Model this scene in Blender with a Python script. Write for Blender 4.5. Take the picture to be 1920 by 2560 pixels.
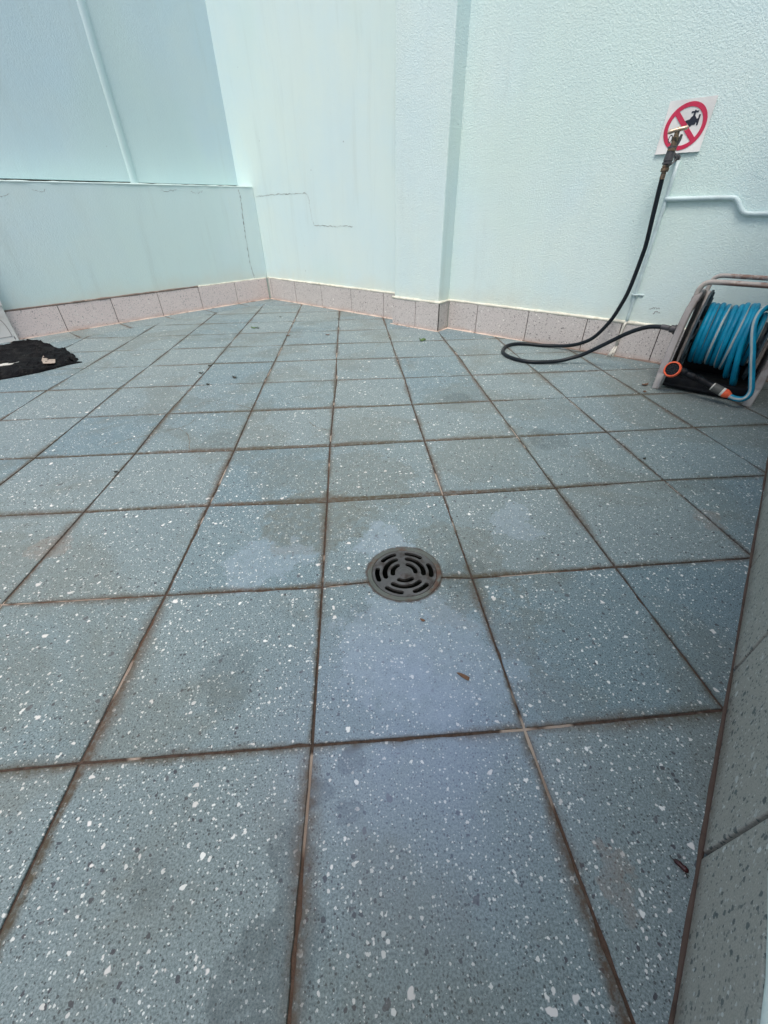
import bpy, bmesh, math, random
from mathutils import Vector, Matrix, noise as mnoise
random.seed(7)
for o in list(bpy.data.objects): bpy.data.objects.remove(o)
SC = bpy.context.scene
COL = SC.collection
T = 0.3                      # one floor tile is 300 mm; layout below is in tile units

# ------------------------------------------------------------------ camera
camd = bpy.data.cameras.new("camera"); cam = bpy.data.objects.new("camera", camd); COL.objects.link(cam)
camd.sensor_fit = 'HORIZONTAL'; camd.sensor_width = 36.0; camd.lens = 36 * 1009.416 / 1920
camd.clip_start = 0.02; camd.clip_end = 200
Rr = ((0.9971509, -0.07451767, -0.01171351), (-0.05404729, -0.59746427, -0.80007208), (0.0526211, 0.79842568, -0.59978951))
m = Matrix(((Rr[0][0], -Rr[1][0], -Rr[2][0]), (Rr[0][1], -Rr[1][1], -Rr[2][1]), (Rr[0][2], -Rr[1][2], -Rr[2][2]))).to_4x4()
m.translation = Vector((0.298389, -0.86413957, 1.97321272)) * T
cam.matrix_world = m
SC.camera = cam
# ------------------------------------------------------------------ light
SUN_EL, SUN_AZ = math.radians(62), math.radians(204)      # azimuth clockwise from +y
w = bpy.data.worlds.new("World"); SC.world = w; w.use_nodes = True
nt = w.node_tree; nt.nodes.clear()
sky = nt.nodes.new('ShaderNodeTexSky'); sky.sky_type = 'NISHITA'; sky.sun_disc = False
sky.sun_elevation = SUN_EL; sky.sun_rotation = SUN_AZ
sky.air_density = 1.0; sky.dust_density = 4.0; sky.ozone_density = 1.0
bg = nt.nodes.new('ShaderNodeBackground'); bg.inputs[1].default_value = 0.105
wo = nt.nodes.new('ShaderNodeOutputWorld')
nt.links.new(sky.outputs[0], bg.inputs[0]); nt.links.new(bg.outputs[0], wo.inputs[0])
sd = bpy.data.lights.new("sun", 'SUN'); sd.energy = 1.25; sd.angle = math.radians(22); sd.color = (1.0, 0.96, 0.90)
so = bpy.data.objects.new("sun", sd); COL.objects.link(so)
sdir = Vector((math.sin(SUN_AZ) * math.cos(SUN_EL), math.cos(SUN_AZ) * math.cos(SUN_EL), math.sin(SUN_EL)))
so.rotation_euler = sdir.to_track_quat('Z', 'Y').to_euler()
SC.view_settings.view_transform = 'Standard'; SC.view_settings.look = 'None'
SC.view_settings.exposure = 0.62; SC.view_settings.gamma = 1.0
SC.view_settings.use_curve_mapping = False

# ------------------------------------------------------------------ node helpers
class NB:
    def __init__(s, name):
        s.m = bpy.data.materials.new(name); s.m.use_nodes = True
        s.t = s.m.node_tree; s.t.nodes.clear()
        s.out = s.t.nodes.new('ShaderNodeOutputMaterial'); s.b = s.t.nodes.new('ShaderNodeBsdfPrincipled')
        s.t.links.new(s.b.outputs[0], s.out.inputs[0])
    def n(s, typ, **kw):
        d = s.t.nodes.new(typ)
        for k, v in kw.items(): setattr(d, k, v)
        return d
    def set(s, sock, v):
        if v is None: return
        if isinstance(v, bpy.types.NodeSocket): s.t.links.new(v, sock)
        elif isinstance(v, (tuple, list)):
            sock.default_value = (*v, 1.0) if (len(v) == 3 and sock.type == 'RGBA') else v
        else: sock.default_value = v
    def math(s, op, a, b=None, c=None, clamp=False):
        d = s.n('ShaderNodeMath', operation=op, use_clamp=clamp)
        for i, v in enumerate((a, b, c)): s.set(d.inputs[i], v)
        return d.outputs[0]
    def vmath(s, op, a, b=None, scale=None):
        d = s.n('ShaderNodeVectorMath', operation=op); s.set(d.inputs[0], a); s.set(d.inputs[1], b)
        if scale is not None: s.set(d.inputs['Scale'], scale)
        return d.outputs['Value'] if op in ('LENGTH', 'DISTANCE', 'DOT_PRODUCT') else d.outputs[0]
    def mix(s, f, a, b, mode='MIX'):
        d = s.n('ShaderNodeMix', data_type='RGBA', blend_type=mode)
        s.set(d.inputs[0], f); s.set(d.inputs[6], a); s.set(d.inputs[7], b); return d.outputs[2]
    def ramp(s, v, stops):
        d = s.n('ShaderNodeMapRange', clamp=True, interpolation_type='SMOOTHSTEP')
        s.set(d.inputs[0], v); d.inputs[1].default_value, d.inputs[2].default_value = stops[0], stops[1]
        d.inputs[3].default_value, d.inputs[4].default_value = (stops[2], stops[3]) if len(stops) > 2 else (0, 1)
        return d.outputs[0]
    def noise(s, vec, scale, detail=3, rough=0.55, dist=0.0, col=False):
        d = s.n('ShaderNodeTexNoise'); s.set(d.inputs['Vector'], vec); d.inputs['Scale'].default_value = scale
        d.inputs['Detail'].default_value = detail; d.inputs['Roughness'].default_value = rough; d.inputs['Distortion'].default_value = dist
        return d.outputs['Color' if col else 'Fac']
    def obj(s): return s.n('ShaderNodeTexCoord').outputs['Object']
    def uv(s, name): return s.n('ShaderNodeUVMap', uv_map=name).outputs[0]
    def bump(s, h, strength, dist, normal=None):
        d = s.n('ShaderNodeBump'); d.inputs['Strength'].default_value = strength; d.inputs['Distance'].default_value = dist
        s.set(d.inputs['Height'], h)
        if normal: s.set(d.inputs['Normal'], normal)
        return d.outputs[0]
    def chips(s, vec, scale, frac, rad, seed=0.0, irregular=0.35):
        """mask of irregular chips: one per Voronoi cell, only in a fraction of the cells"""
        v = s.vmath('ADD', vec, (seed, seed * 1.7, seed * .6))
        dn = s.noise(v, scale * 1.6, 2, 0.6, col=True)
        v = s.vmath('ADD', v, s.vmath('SCALE', s.vmath('SUBTRACT', dn, (.5, .5, .5)), scale=irregular * 2 / scale))
        d = s.n('ShaderNodeTexVoronoi', feature='F1'); s.set(d.inputs['Vector'], v)
        d.inputs['Scale'].default_value = scale; d.inputs['Randomness'].default_value = 1.0
        sep = s.n('ShaderNodeSeparateColor'); s.set(sep.inputs[0], d.outputs['Color'])
        on = s.math('LESS_THAN', sep.outputs[0], frac)
        r = s.math('MULTIPLY_ADD', s.math('POWER', sep.outputs[1], 1.8), rad * .75, rad * .35)
        inside = s.ramp(s.math('SUBTRACT', r, d.outputs['Distance']), (-0.02, 0.03))
        return s.math('MULTIPLY', on, inside), sep.outputs[2]
    def done(s, color, rough=0.6, normal=None, metal=0.0, spec=0.5, coat=None):
        s.set(s.b.inputs['Base Color'], color); s.set(s.b.inputs['Roughness'], rough)
        s.set(s.b.inputs['Metallic'], metal); s.set(s.b.inputs['Specular IOR Level'], spec)
        if normal: s.set(s.b.inputs['Normal'], normal)
        return s.m

def srgb(r, g, b):
    f = lambda c: (c / 255 / 12.92) if c / 255 <= .04045 else ((c / 255 + .055) / 1.055) ** 2.4
    return (f(r), f(g), f(b))

def mat_plain(name, col, rough=.5, metal=0.0, spec=.5, grime=None, gs=30, gt=(.5, .75), bumps=0.0, bscale=120, var=.15):
    n = NB(name); o = n.obj(); a = n.noise(o, gs, 5, .65)
    c = n.mix(n.ramp(n.noise(o, gs * .4, 4), (.3, .7)), tuple(x * (1 - var) for x in col), tuple(min(1, x * (1 + var)) for x in col))
    if grime: c = n.mix(n.ramp(a, gt), c, grime)
    rr = n.ramp(a, (.3, .7, max(.05, rough - .1), min(1, rough + .12)))
    nm = n.bump(n.noise(o, bscale, 4), bumps, .001) if bumps else None
    return n.done(c, rr, nm, metal, spec)

# --- floor tiles: grey-green terrazzo, stained
def mat_tiles():
    n = NB("terrazzo_tile"); v = n.uv("chipuv"); loc = n.uv("tileuv"); wv = n.obj()
    big = n.noise(wv, 1.3, 3, .5)
    base = n.mix(n.ramp(big, (.35, .65)), (.124, .208, .250), (.172, .243, .258))
    sep = n.n('ShaderNodeSeparateXYZ'); n.set(sep.inputs[0], n.uv("tint"))
    base = n.mix(n.math('MULTIPLY', sep.outputs[0], .55), base, (.242, .284, .276))
    # cement mottling
    base = n.mix(n.ramp(n.noise(v, 420, 3, .75), (.34, .66)), n.mix(.42, base, (.05, .07, .075)), n.mix(.20, base, (.68, .74, .74)))
    # fine and large chips
    for sc, fr, rd, col, sd_, am in ((310, .60, .40, (.040, .055, .06), 3.1, .75), (280, .36, .38, (.78, .82, .80), 5.3, .9),
                                    (125, .22, .33, (.055, .065, .08), 9.7, .85), (140, .36, .30, (.80, .82, .79), 1.9, 1),
                                    (60, .08, .24, (.085, .08, .095), 2.2, .7), (68, .24, .23, (.84, .85, .82), 7.7, 1), (40, .22, .19, (.88, .87, .84), 4.4, 1)):
        mk, rnd = n.chips(v, sc, fr, rd, sd_)
        c = n.mix(rnd, col, tuple(x * .72 + y for x, y in zip(col, (.03, .012, .01))))
        base = n.mix(n.math('MULTIPLY', mk, am), base, c)
    # dirt film: olive-brown, patchy; also takes in painted shade near the reel
    d1 = n.ramp(n.noise(wv, 2.6, 5, .62, .8), (.50, .60))
    d2 = n.noise(wv, 22, 5, .7)
    film_shade = n.math('MULTIPLY', n.math('MULTIPLY', d1, n.ramp(d2, (.25, .75, .45, 1))), .38)
    # explicit stains, painted shade and sky tint (world position, m)
    DCX, DCY = .557, 1.068
    wrp = n.vmath('ADD', n.vmath('SCALE', n.vmath('SUBTRACT', n.noise(wv, 7, 5, .68, col=True), (.5, .5, .5)), scale=1.0),
                  n.vmath('SCALE', n.vmath('SUBTRACT', n.noise(wv, 42, 4, .7, col=True), (.5, .5, .5)), scale=.28))
    wear = n.ramp(n.noise(wv, 55, 5, .75), (.32, .62, .35, 1.0))
    def spot0(x, y, r, amt):
        return n.math('MULTIPLY', n.ramp(n.vmath('DISTANCE', wv, (x * T, y * T, 0)), (r * T, 0)), amt)
    def spot(x, y, r, amt, soft=.5, warp=.05):
        # ragged stain: strong warp, quick edge with a slightly darker tide line, worn inside
        p = n.vmath('ADD', wv, n.vmath('SCALE', wrp, scale=warp * 2.4))
        d = n.vmath('DISTANCE', p, (x * T, y * T, 0)); q = n.ramp(d, (r * T, r * T * .80))
        tide = n.math('MULTIPLY', n.ramp(d, (r * T, r * T * .93)), n.ramp(d, (r * T * .78, r * T * .92)))
        return n.math('MULTIPLY', n.math('MULTIPLY_ADD', tide, .25, n.math('MULTIPLY', q, wear)), amt * .9, clamp=True)
    for x, y, r, a in ((-.10, 1.75, .42, .75), (.25, 2.25, .55, .5), (.95, 1.25, .35, .5), (1.0, .9, .22, .6), (-.3, 2.45, .35, .5), (-.95, 3.1, .5, .4), (1.5, 2.6, .5, .35), (.35, 3.2, .4, .4), (1.2, .15, .25, .35), (1.12, .55, .2, .5), (4.9, 3.8, 1.5, .5), (5.4, 2.8, .9, .5), (2.9, 4.9, .4, .4), (.75, .78, .22, .5)):  # the two widest spots, near the reel, paint in the darkening there
        film_shade = n.math('MAXIMUM', film_shade, spot(x, y, r, a * .85, .55, .14))
    base = n.mix(film_shade, base, n.mix(.85, base, (.135, .128, .090)))
    wet = None
    for x, y, r, a in ((.194, -.079, .045, .7), (.081, -.187, .05, .65), (.197, -.27, .04, .65), (-.113, -.7, .13, .6), (-.043, -.393, .08, .5), (-.02, -.583, .09, .5), (-.46, .42, .11, .32), (-.42, .30, .09, .3), (.95, 1.03, .12, .4), (-.55, -.4, .06, .25), (.25, .75, .07, .3), (1.6, 4.1, .15, .5), (-1.2, 3.2, .15, .3), (2.3, 2.9, .18, .45)):
        q = spot(x, y, r * 1.35, a, .2, .035); wet = q if wet is None else n.math('MAXIMUM', wet, q)
    base = n.mix(wet, base, (.07, .09, .095))
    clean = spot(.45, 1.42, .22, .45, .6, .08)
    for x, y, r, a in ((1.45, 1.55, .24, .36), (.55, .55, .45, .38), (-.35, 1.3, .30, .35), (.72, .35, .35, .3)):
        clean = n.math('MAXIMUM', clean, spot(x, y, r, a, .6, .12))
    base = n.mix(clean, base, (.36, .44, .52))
    sky_tint = n.math('MULTIPLY', spot0(.52, .05, 1.0, .42), n.ramp(n.noise(wv, 7, 4, .6), (.3, .65, .55, 1)))  # soft violet-blue sky reflection, painted into the tile colour
    base = n.mix(sky_tint, base, (.30, .37, .56))
    dd = n.math('ADD', n.vmath('DISTANCE', wv, (DCX * T, DCY * T, 0)), n.math('MULTIPLY', n.math('SUBTRACT', n.noise(wv, 60, 3), .5), .010))
    base = n.mix(n.ramp(dd, (.0812, .0758, 0, .9)), base, (.07, .050, .040))
    rust = n.math('MAXIMUM', spot(1.17, -.56, .08, .32, .2, .05), spot(3.0, 1.45, .12, .35, .2, .05))
    rust = n.math('MAXIMUM', rust, spot(-2.0, 1.6, .16, .30, .2, .06))
    base = n.mix(rust, base, (.30, .20, .15))
    # brown dirt creeping in from the joints
    sx = n.n('ShaderNodeSeparateXYZ'); n.set(sx.inputs[0], loc)
    ex = n.math('SUBTRACT', .5, n.math('ABSOLUTE', n.math('SUBTRACT', sx.outputs[0], .5)))
    ey = n.math('SUBTRACT', .5, n.math('ABSOLUTE', n.math('SUBTRACT', sx.outputs[1], .5)))
    e = n.math('MINIMUM', ex, ey)
    reach = n.ramp(n.noise(wv, 3.2, 4, .6), (.34, .70, .006, .095))
    e2 = n.math('ADD', e, n.math('MULTIPLY', n.math('SUBTRACT', n.noise(wv, 38, 4, .65), .5), .03))
    ed = n.math('DIVIDE', n.math('SUBTRACT', reach, e2), reach, clamp=True)
    ed = n.math('MULTIPLY', n.math('POWER', ed, 1.4), .95)
    base = n.mix(n.math('MULTIPLY', ed, n.ramp(n.noise(wv, 90, 4, .7), (.3, .6, .5, 1))), base, n.mix(n.ramp(n.noise(wv, 4, 2), (.4, .6)), (.085, .066, .040), (.105, .070, .046)))
    rough = n.ramp(n.noise(wv, 5, 4), (.3, .7, .44, .66))
    rough = n.math('SUBTRACT', rough, n.math('MULTIPLY', wet, .15))
    h = n.math('ADD', n.math('MULTIPLY', n.noise(v, 260, 4, .7), .6), n.math('MULTIPLY', n.noise(v, 24, 3), .6))
    return n.done(base, rough, n.bump(h, .35, .0012), 0, .22)

def mat_grout(name="floor_grout", dark=(.052, .036, .028), light=(.44, .36, .30), thr=(.555, .60)):
    n = NB(name); o = n.obj()
    a = n.ramp(n.noise(o, 5, 3, .6), thr); b = n.noise(o, 130, 4, .7)
    c = n.mix(n.ramp(b, (.3, .7)), dark, tuple(x * 2.1 for x in dark)); c = n.mix(a, c, light)
    c = n.mix(n.ramp(n.noise(o, 2.2, 3), (.5, .62)), c, n.mix(.45, c, (.16, .09, .06)))
    return n.done(c, .85, n.bump(n.math('ADD', b, n.noise(o, 45, 4, .7)), 1.0, .004), 0, .25)

def mat_skirt(name, base, base2, dark, light=(.72, .70, .66), wamt=.5, stain=(.5, .3, .2)):
    n = NB(name); o = n.obj()
    c = n.mix(n.ramp(n.noise(o, 2.5, 3), (.35, .65)), base, base2)
    c = n.mix(n.ramp(n.noise(o, 600, 2, .6), (.3, .7)), tuple(x * .82 for x in base), c)
    for sc, fr, rd, col, sd_, am in ((230, .60, .45, dark, 3.3, .55), (240, .4, .42, light, 1.1, wamt), (140, .50, .40, dark, 8.1, .85), (80, .26, .32, dark, 5.5, .9), (70, .16, .34, light, 6.1, wamt)):
        mk, rnd = n.chips(o, sc, fr, rd, sd_)
        c = n.mix(n.math('MULTIPLY', mk, am), c, n.mix(rnd, col, tuple(x * 1.5 for x in col)))
    sp = n.n('ShaderNodeSeparateXYZ'); n.set(sp.inputs[0], o)
    low = n.math('MULTIPLY', n.ramp(n.math('ADD', sp.outputs[2], n.math('MULTIPLY', n.noise(o, 9, 4, .7), .05)), (.055, .02)), .5)
    c = n.mix(low, c, stain)
    h = n.math('ADD', n.noise(o, 300, 3, .7), n.noise(o, 30, 3))
    return n.done(c, .55, n.bump(h, .25, .001), 0, .45)

# --- mint masonry paint over render
def mat_wall(name, rough_bump=.5, scale=150, coarse=.0, tint=(.650, .782, .785)):
    n = NB(name); o = n.obj()
    c = n.mix(n.ramp(n.noise(o, 1.1, 4, .55), (.32, .68)), tint, tuple(x * y for x, y in zip(tint, (1.05, 1.02, .965))))
    c = n.mix(n.ramp(n.noise(o, 3.5, 5, .6), (.35, .7, 0, .45)), c, tuple(x * y for x, y in zip(tint, (.93, .985, 1.03))))
    c = n.mix(n.ramp(n.noise(o, .8, 3, .5), (.48, .62, 0, .6)), c, tuple(x * y for x, y in zip(tint, (.97, 1.0, .93))))
    roll = n.noise(n.vmath('MULTIPLY', o, (9, 9, .9)), 1.0, 4, .6); c = n.mix(n.ramp(roll, (.42, .62, 0, .10)), c, tuple(x * .86 for x in tint))
    c = n.mix(n.ramp(n.noise(o, 34, 5, .75), (.58, .72, 0, .16)), c, tuple(x * .80 for x in tint))
    sp = n.n('ShaderNodeSeparateXYZ'); n.set(sp.inputs[0], o)
    # rising damp: creamy discolouration above the skirting, water-borne dirt
    z = n.math('ADD', sp.outputs[2], n.math('MULTIPLY', n.noise(o, 4, 5, .65), .22))
    c = n.mix(n.ramp(z, (.38, .22, 0, .6)), c, (.68, .70, .60))
    # pits and scuffs
    mk, r = n.chips(o, 9, .30, .035, 2.7, .1); c = n.mix(n.math('MULTIPLY', mk, .75), c, (.16, .19, .20))
    mk2, r = n.chips(o, 28, .14, .05, 6.3, .1); c = n.mix(n.math('MULTIPLY', mk2, .5), c, (.25, .29, .30))
    st = n.ramp(n.noise(n.vmath('MULTIPLY', o, (14, 14, 1.2)), 1.0, 5, .65), (.54, .72, 0, .14)); c = n.mix(st, c, (.42, .50, .46))
    h1 = n.noise(o, scale, 3, .6); h2 = n.noise(o, 18, 4, .6)
    v = n.n('ShaderNodeTexVoronoi', feature='SMOOTH_F1'); n.set(v.inputs['Vector'], n.vmath('ADD', o, n.vmath('SCALE', n.noise(o, 90, 2, col=True), scale=.012)))
    v.inputs['Scale'].default_value = scale * .75
    h = n.math('ADD', n.math('ADD', h1, n.math('MULTIPLY', h2, .30)), n.math('MULTIPLY', v.outputs['Distance'], coarse))
    h = n.math('SUBTRACT', h, n.math('MULTIPLY', mk, 1.5))
    return n.done(c, .62, n.bump(h, rough_bump, .0035), 0, .35)

M = {}
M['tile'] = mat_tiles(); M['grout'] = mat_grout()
M['render_smooth'] = mat_wall("mint_render_smooth", .22, 170, .2)
M['render_left'] = mat_wall("mint_render_left", .28, 150, .3, (.668, .812, .828))
M['render_panel_dimmed'] = mat_wall('mint_render_panel_dimmed', .24, 150, .3, (.552, .688, .722))  # same paint as the plinth, darkened to offset the extra sky light
M['render_coarse'] = mat_wall("mint_render_coarse", .44, 230, .8, (.660, .795, .795))
M['skirt_pink'] = mat_skirt("skirting_pink", (.81, .695, .665), (.85, .73, .695), (.26, .23, .23), stain=(.60, .40, .32))
M['skirt_grey'] = mat_skirt("skirting_grey", (.595, .555, .535), (.64, .59, .57), (.17, .155, .155), stain=(.50, .36, .30))
M['skirt_green'] = mat_skirt("skirting_green", (.43, .420, .365), (.47, .45, .395), (.08, .10, .10), light=(.6, .62, .6), stain=(.10, .07, .05))
M['cream_caulk'] = mat_plain("cream_caulk", (.72, .70, .60), .6, grime=(.52, .50, .40), bumps=.5)
M['brown_joint'] = mat_plain("brown_joint", (.20, .15, .125), .85, grime=(.45, .36, .30), gs=18, bumps=.5)
M['orange_grout'] = mat_plain("orange_grout", (.62, .50, .42), .85, grime=(.30, .22, .18), gs=12, gt=(.5, .62), bumps=.7)
M['fg_joint'] = mat_plain('dirty_joint', (.10, .065, .05), .9, grime=(.035, .028, .022), gs=25, bumps=.6)
M['dark_joint'] = mat_plain("dark_joint", (.035, .03, .028), .9)
M['crack'] = mat_plain("crack_grey", (.34, .37, .36), .95, var=.4, gs=60)  # grey of the crack and scuff strips
M['floor_crack'] = mat_plain("floor_crack", (.17, .165, .14), .95, var=.4, gs=60)
M['paint_pipe'] = mat_plain("painted_pipe", (.55, .67, .69), .42, grime=(.40, .44, .42), gs=40, gt=(.62, .8), bumps=.25)
M['cream_pipe'] = mat_plain("cream_pipe", (.62, .60, .54), .5, grime=(.35, .30, .25), gs=50, bumps=.4)
M['sign_white'] = mat_plain("sign_white", (.80, .79, .78), .35, grime=(.66, .65, .62), gs=14, gt=(.55, .8))
M['sign_red'] = mat_plain("sign_red", (.58, .028, .085), .38, var=.08)
M['sign_black'] = mat_plain("sign_navy", (.016, .022, .040), .45)
M['brass'] = mat_plain("aged_brass", (.30, .20, .13), .42, .85, grime=(.10, .085, .07), gs=70, gt=(.42, .62), bumps=.4)
M['brass_light'] = mat_plain("worn_brass", (.62, .47, .36), .38, .8, grime=(.30, .21, .15), gs=90, gt=(.5, .7), bumps=.3)
M['gunmetal'] = mat_plain("dark_fitting", (.075, .072, .080), .5, .25, grime=(.14, .13, .12), gs=60, bumps=.3)
M['black_hose'] = mat_plain("black_rubber_hose", (.007, .011, .016), .42, spec=.3, grime=(.04, .05, .055), gs=30, gt=(.64, .85), bumps=.15)
M['grey_plastic'] = mat_plain("weathered_grey_plastic", (.33, .305, .30), .6, grime=(.22, .19, .175), gs=16, gt=(.5, .7), bumps=.25)
M['grey_light'] = mat_plain("light_grey_plastic", (.42, .40, .39), .6, grime=(.28, .25, .22), gs=25, gt=(.5, .7), bumps=.2)
M['black_plastic'] = mat_plain("black_plastic", (.006, .007, .010), .5, spec=.2, grime=(.018, .018, .018), gs=30)
M['slate_plastic'] = mat_plain("slate_plastic", (.035, .055, .068), .5, spec=.3, grime=(.09, .12, .13), gs=14, gt=(.5, .75))
M['orange'] = mat_plain("orange_plastic", (.90, .13, .05), .42, grime=(.55, .16, .09), gs=60, gt=(.55, .75), bumps=.3)
M['white_plastic'] = mat_plain("white_plastic", (.78, .77, .74), .45, grime=(.55, .53, .49), gs=6, gt=(.5, .75))
M['dark_grey'] = mat_plain("charcoal_collar", (.085, .085, .078), .6, grime=(.14, .13, .12), gs=60, bumps=.3)
M['ivory'] = mat_plain("ivory_plastic", (.62, .60, .55), .5)
def mat_rust_tube():
    n = NB("rusty_tube"); o = n.obj()
    r = n.ramp(n.noise(o, 22, 5, .7), (.44, .60)); g = n.noise(o, 160, 4, .7)
    geo = n.n('ShaderNodeNewGeometry'); sp = n.n('ShaderNodeSeparateXYZ'); n.set(sp.inputs[0], geo.outputs['Position'])
    ob = n.n('ShaderNodeSeparateXYZ'); n.set(ob.inputs[0], o)
    side = n.ramp(ob.outputs[0], (.03, .10))
    und = n.ramp(n.math('ADD', ob.outputs[2], n.math('MULTIPLY', g, .006)), (.373, .366))
    r = n.math('MULTIPLY', n.math('MAXIMUM', n.math('MULTIPLY', r, .7), n.math('MULTIPLY', und, .85)), side)
    c = n.mix(n.ramp(n.noise(o, 30, 3), (.3, .7)), (.40, .36, .34), (.50, .44, .40))
    c = n.mix(r, c, n.mix(g, (.10, .04, .025), (.27, .11, .06)))
    return n.done(c, .6, n.bump(g, .4, .001), .1, .4)
M['rust_tube'] = mat_rust_tube()
def mat_blue_hose():
    n = NB("blue_garden_hose"); uvn = n.uv("UVMap"); o = n.obj()
    s = n.n('ShaderNodeSeparateXYZ'); n.set(s.inputs[0], uvn)
    d = n.math('ABSOLUTE', n.math('SUBTRACT', n.math('FRACT', s.outputs[0]), .5))
    st = n.ramp(d, (.070, .055))
    c = n.mix(n.ramp(n.noise(o, 18, 4, .6), (.3, .7)), (.0, .175, .305), (.0, .27, .44))
    c = n.mix(n.ramp(n.noise(o, 55, 5, .7), (.5, .8, 0, .35)), c, (.02, .15, .20))
    c = n.mix(n.math('MULTIPLY', st, .9), c, n.mix(n.noise(o, 120, 3), (.34, .38, .36), (.52, .55, .52)))
    rib = n.noise(n.vmath('MULTIPLY', uvn, (40, 60, 1)), 1.0, 3)
    return n.done(c, .42, n.bump(rib, .15, .0006), 0, .32)
M['blue_hose'] = mat_blue_hose()
def mat_mat():
    n = NB("torn_black_sheet"); o = n.obj()
    a = n.noise(o, 26, 6, .65, 1.2)
    c = n.mix(n.ramp(a, (.45, .75)), (.0025, .0025, .004), (.022, .021, .020))
    mk, r = n.chips(o, 40, .10, .10, 3.3, .3); c = n.mix(n.math('MULTIPLY', mk, .6), c, (.4, .38, .34))
    h = n.math('ADD', n.noise(n.vmath('MULTIPLY', o, (1, 2.3, 1)), 28, 5, .6, 1.0), n.noise(o, 150, 3))
    return n.done(c, .6, n.bump(h, 1.0, .008), 0, .14)
M['black_sheet'] = mat_mat()
M['scrap'] = mat_plain("beige_scrap", (.36, .30, .25), .8, bumps=.4)
M['bark'] = mat_plain("brown_bark", (.16, .085, .05), .8, grime=(.06, .03, .02), gs=200, bumps=.6)
M['seed'] = mat_plain("dark_red_husk", (.045, .006, .006), .3, var=.4, gs=200)
M['leaf'] = mat_plain("green_leaf", (.10, .17, .055), .5, grime=(.04, .06, .02), gs=150)
M['leaf_dark'] = mat_plain("dark_dead_leaf", (.035, .032, .022), .7, bumps=.4)
M['drain_metal'] = mat_plain("tarnished_drain_metal", (.135, .13, .128), .42, .55, grime=(.06, .048, .042), gs=26, gt=(.45, .68), bumps=.35, var=.25)
M['drain_green'] = mat_plain("verdigris_ring", (.13, .14, .125), .5, .4, grime=(.12, .065, .045), gs=22, gt=(.46, .66), bumps=.35)
M['black_void'] = mat_plain("wet_drain_pipe", (.010, .012, .010), .25)

# ------------------------------------------------------------------ mesh helpers (tile units in, metres out)
def link(name, me, mats, parent=None, loc=None, rz=0.0, smooth=False, mw=None):
    o = bpy.data.objects.new(name, me); COL.objects.link(o)
    for k in (mats if isinstance(mats, (list, tuple)) else [mats]): me.materials.append(M[k] if isinstance(k, str) else k)
    if parent: o.parent = parent
    if loc is not None: o.location = Vector(loc) * T; o.rotation_euler = (0, 0, rz)
    if smooth:
        for p in me.polygons: p.use_smooth = True
    return o
def bm_obj(name, bm, mats, parent=None, smooth=False, scale=True, auto=None, **kw):
    if scale: bmesh.ops.scale(bm, vec=(T, T, T), verts=bm.verts)
    bmesh.ops.recalc_face_normals(bm, faces=bm.faces)
    me = bpy.data.meshes.new(name); bm.to_mesh(me); bm.free()
    o = link(name, me, mats, parent, smooth=smooth or bool(auto), **kw)
    if auto:
        me.set_sharp_from_angle(angle=math.radians(auto))
    return o
def thing(name, label, cat, loc=(0, 0, 0), rz=0.0, group=None):
    o = bpy.data.objects.new(name, None); COL.objects.link(o); o.location = Vector(loc) * T; o.rotation_euler = (0, 0, rz)
    o.empty_display_size = .05
    o['label'] = label; o['category'] = cat
    if group: o['group'] = group
    return o
def tag(o, label=None, cat=None, group=None, kind=None):
    for k, v in (('label', label), ('category', cat), ('group', group), ('kind', kind)):
        if v: o[k] = v
    return o
def box(bm, lo, hi, bev=0.0, seg=2):
    vs = [bm.verts.new((x, y, z)) for x in (lo[0], hi[0]) for y in (lo[1], hi[1]) for z in (lo[2], hi[2])]
    fs = [(0, 1, 3, 2), (4, 6, 7, 5), (0, 4, 5, 1), (2, 3, 7, 6), (0, 2, 6, 4), (1, 5, 7, 3)]
    fl = [bm.faces.new([vs[i] for i in f]) for f in fs]
    if bev: 
        es = list({e for f in fl for e in f.edges}); bmesh.ops.bevel(bm, geom=es, offset=bev, segments=seg, profile=.5, affect='EDGES')
def prism(bm, pts, z0, z1, bev=0.0):
    n = len(pts); a = [bm.verts.new((p[0], p[1], z0)) for p in pts]; b = [bm.verts.new((p[0], p[1], z1)) for p in pts]
    fl = [bm.faces.new(a[::-1]), bm.faces.new(b)] + [bm.faces.new((a[i], a[(i + 1) % n], b[(i + 1) % n], b[i])) for i in range(n)]
    if bev: bmesh.ops.bevel(bm, geom=list({e for f in fl for e in f.edges}), offset=bev, segments=2, profile=.5, affect='EDGES')
def catmull(pts, sub=8):
    P = [Vector(p) for p in pts]; P = [P[0] * 2 - P[1]] + P + [P[-1] * 2 - P[-2]]; out = []
    for i in range(1, len(P) - 2):
        for k in range(sub):
            t = k / sub; a, b, c, d = P[i - 1], P[i], P[i + 1], P[i + 2]
            out.append(.5 * ((2 * b) + (c - a) * t + (2 * a - 5 * b + 4 * c - d) * t * t + (3 * b - a - 3 * c + d) * t ** 3))
    out.append(P[-2]); return out
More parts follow.
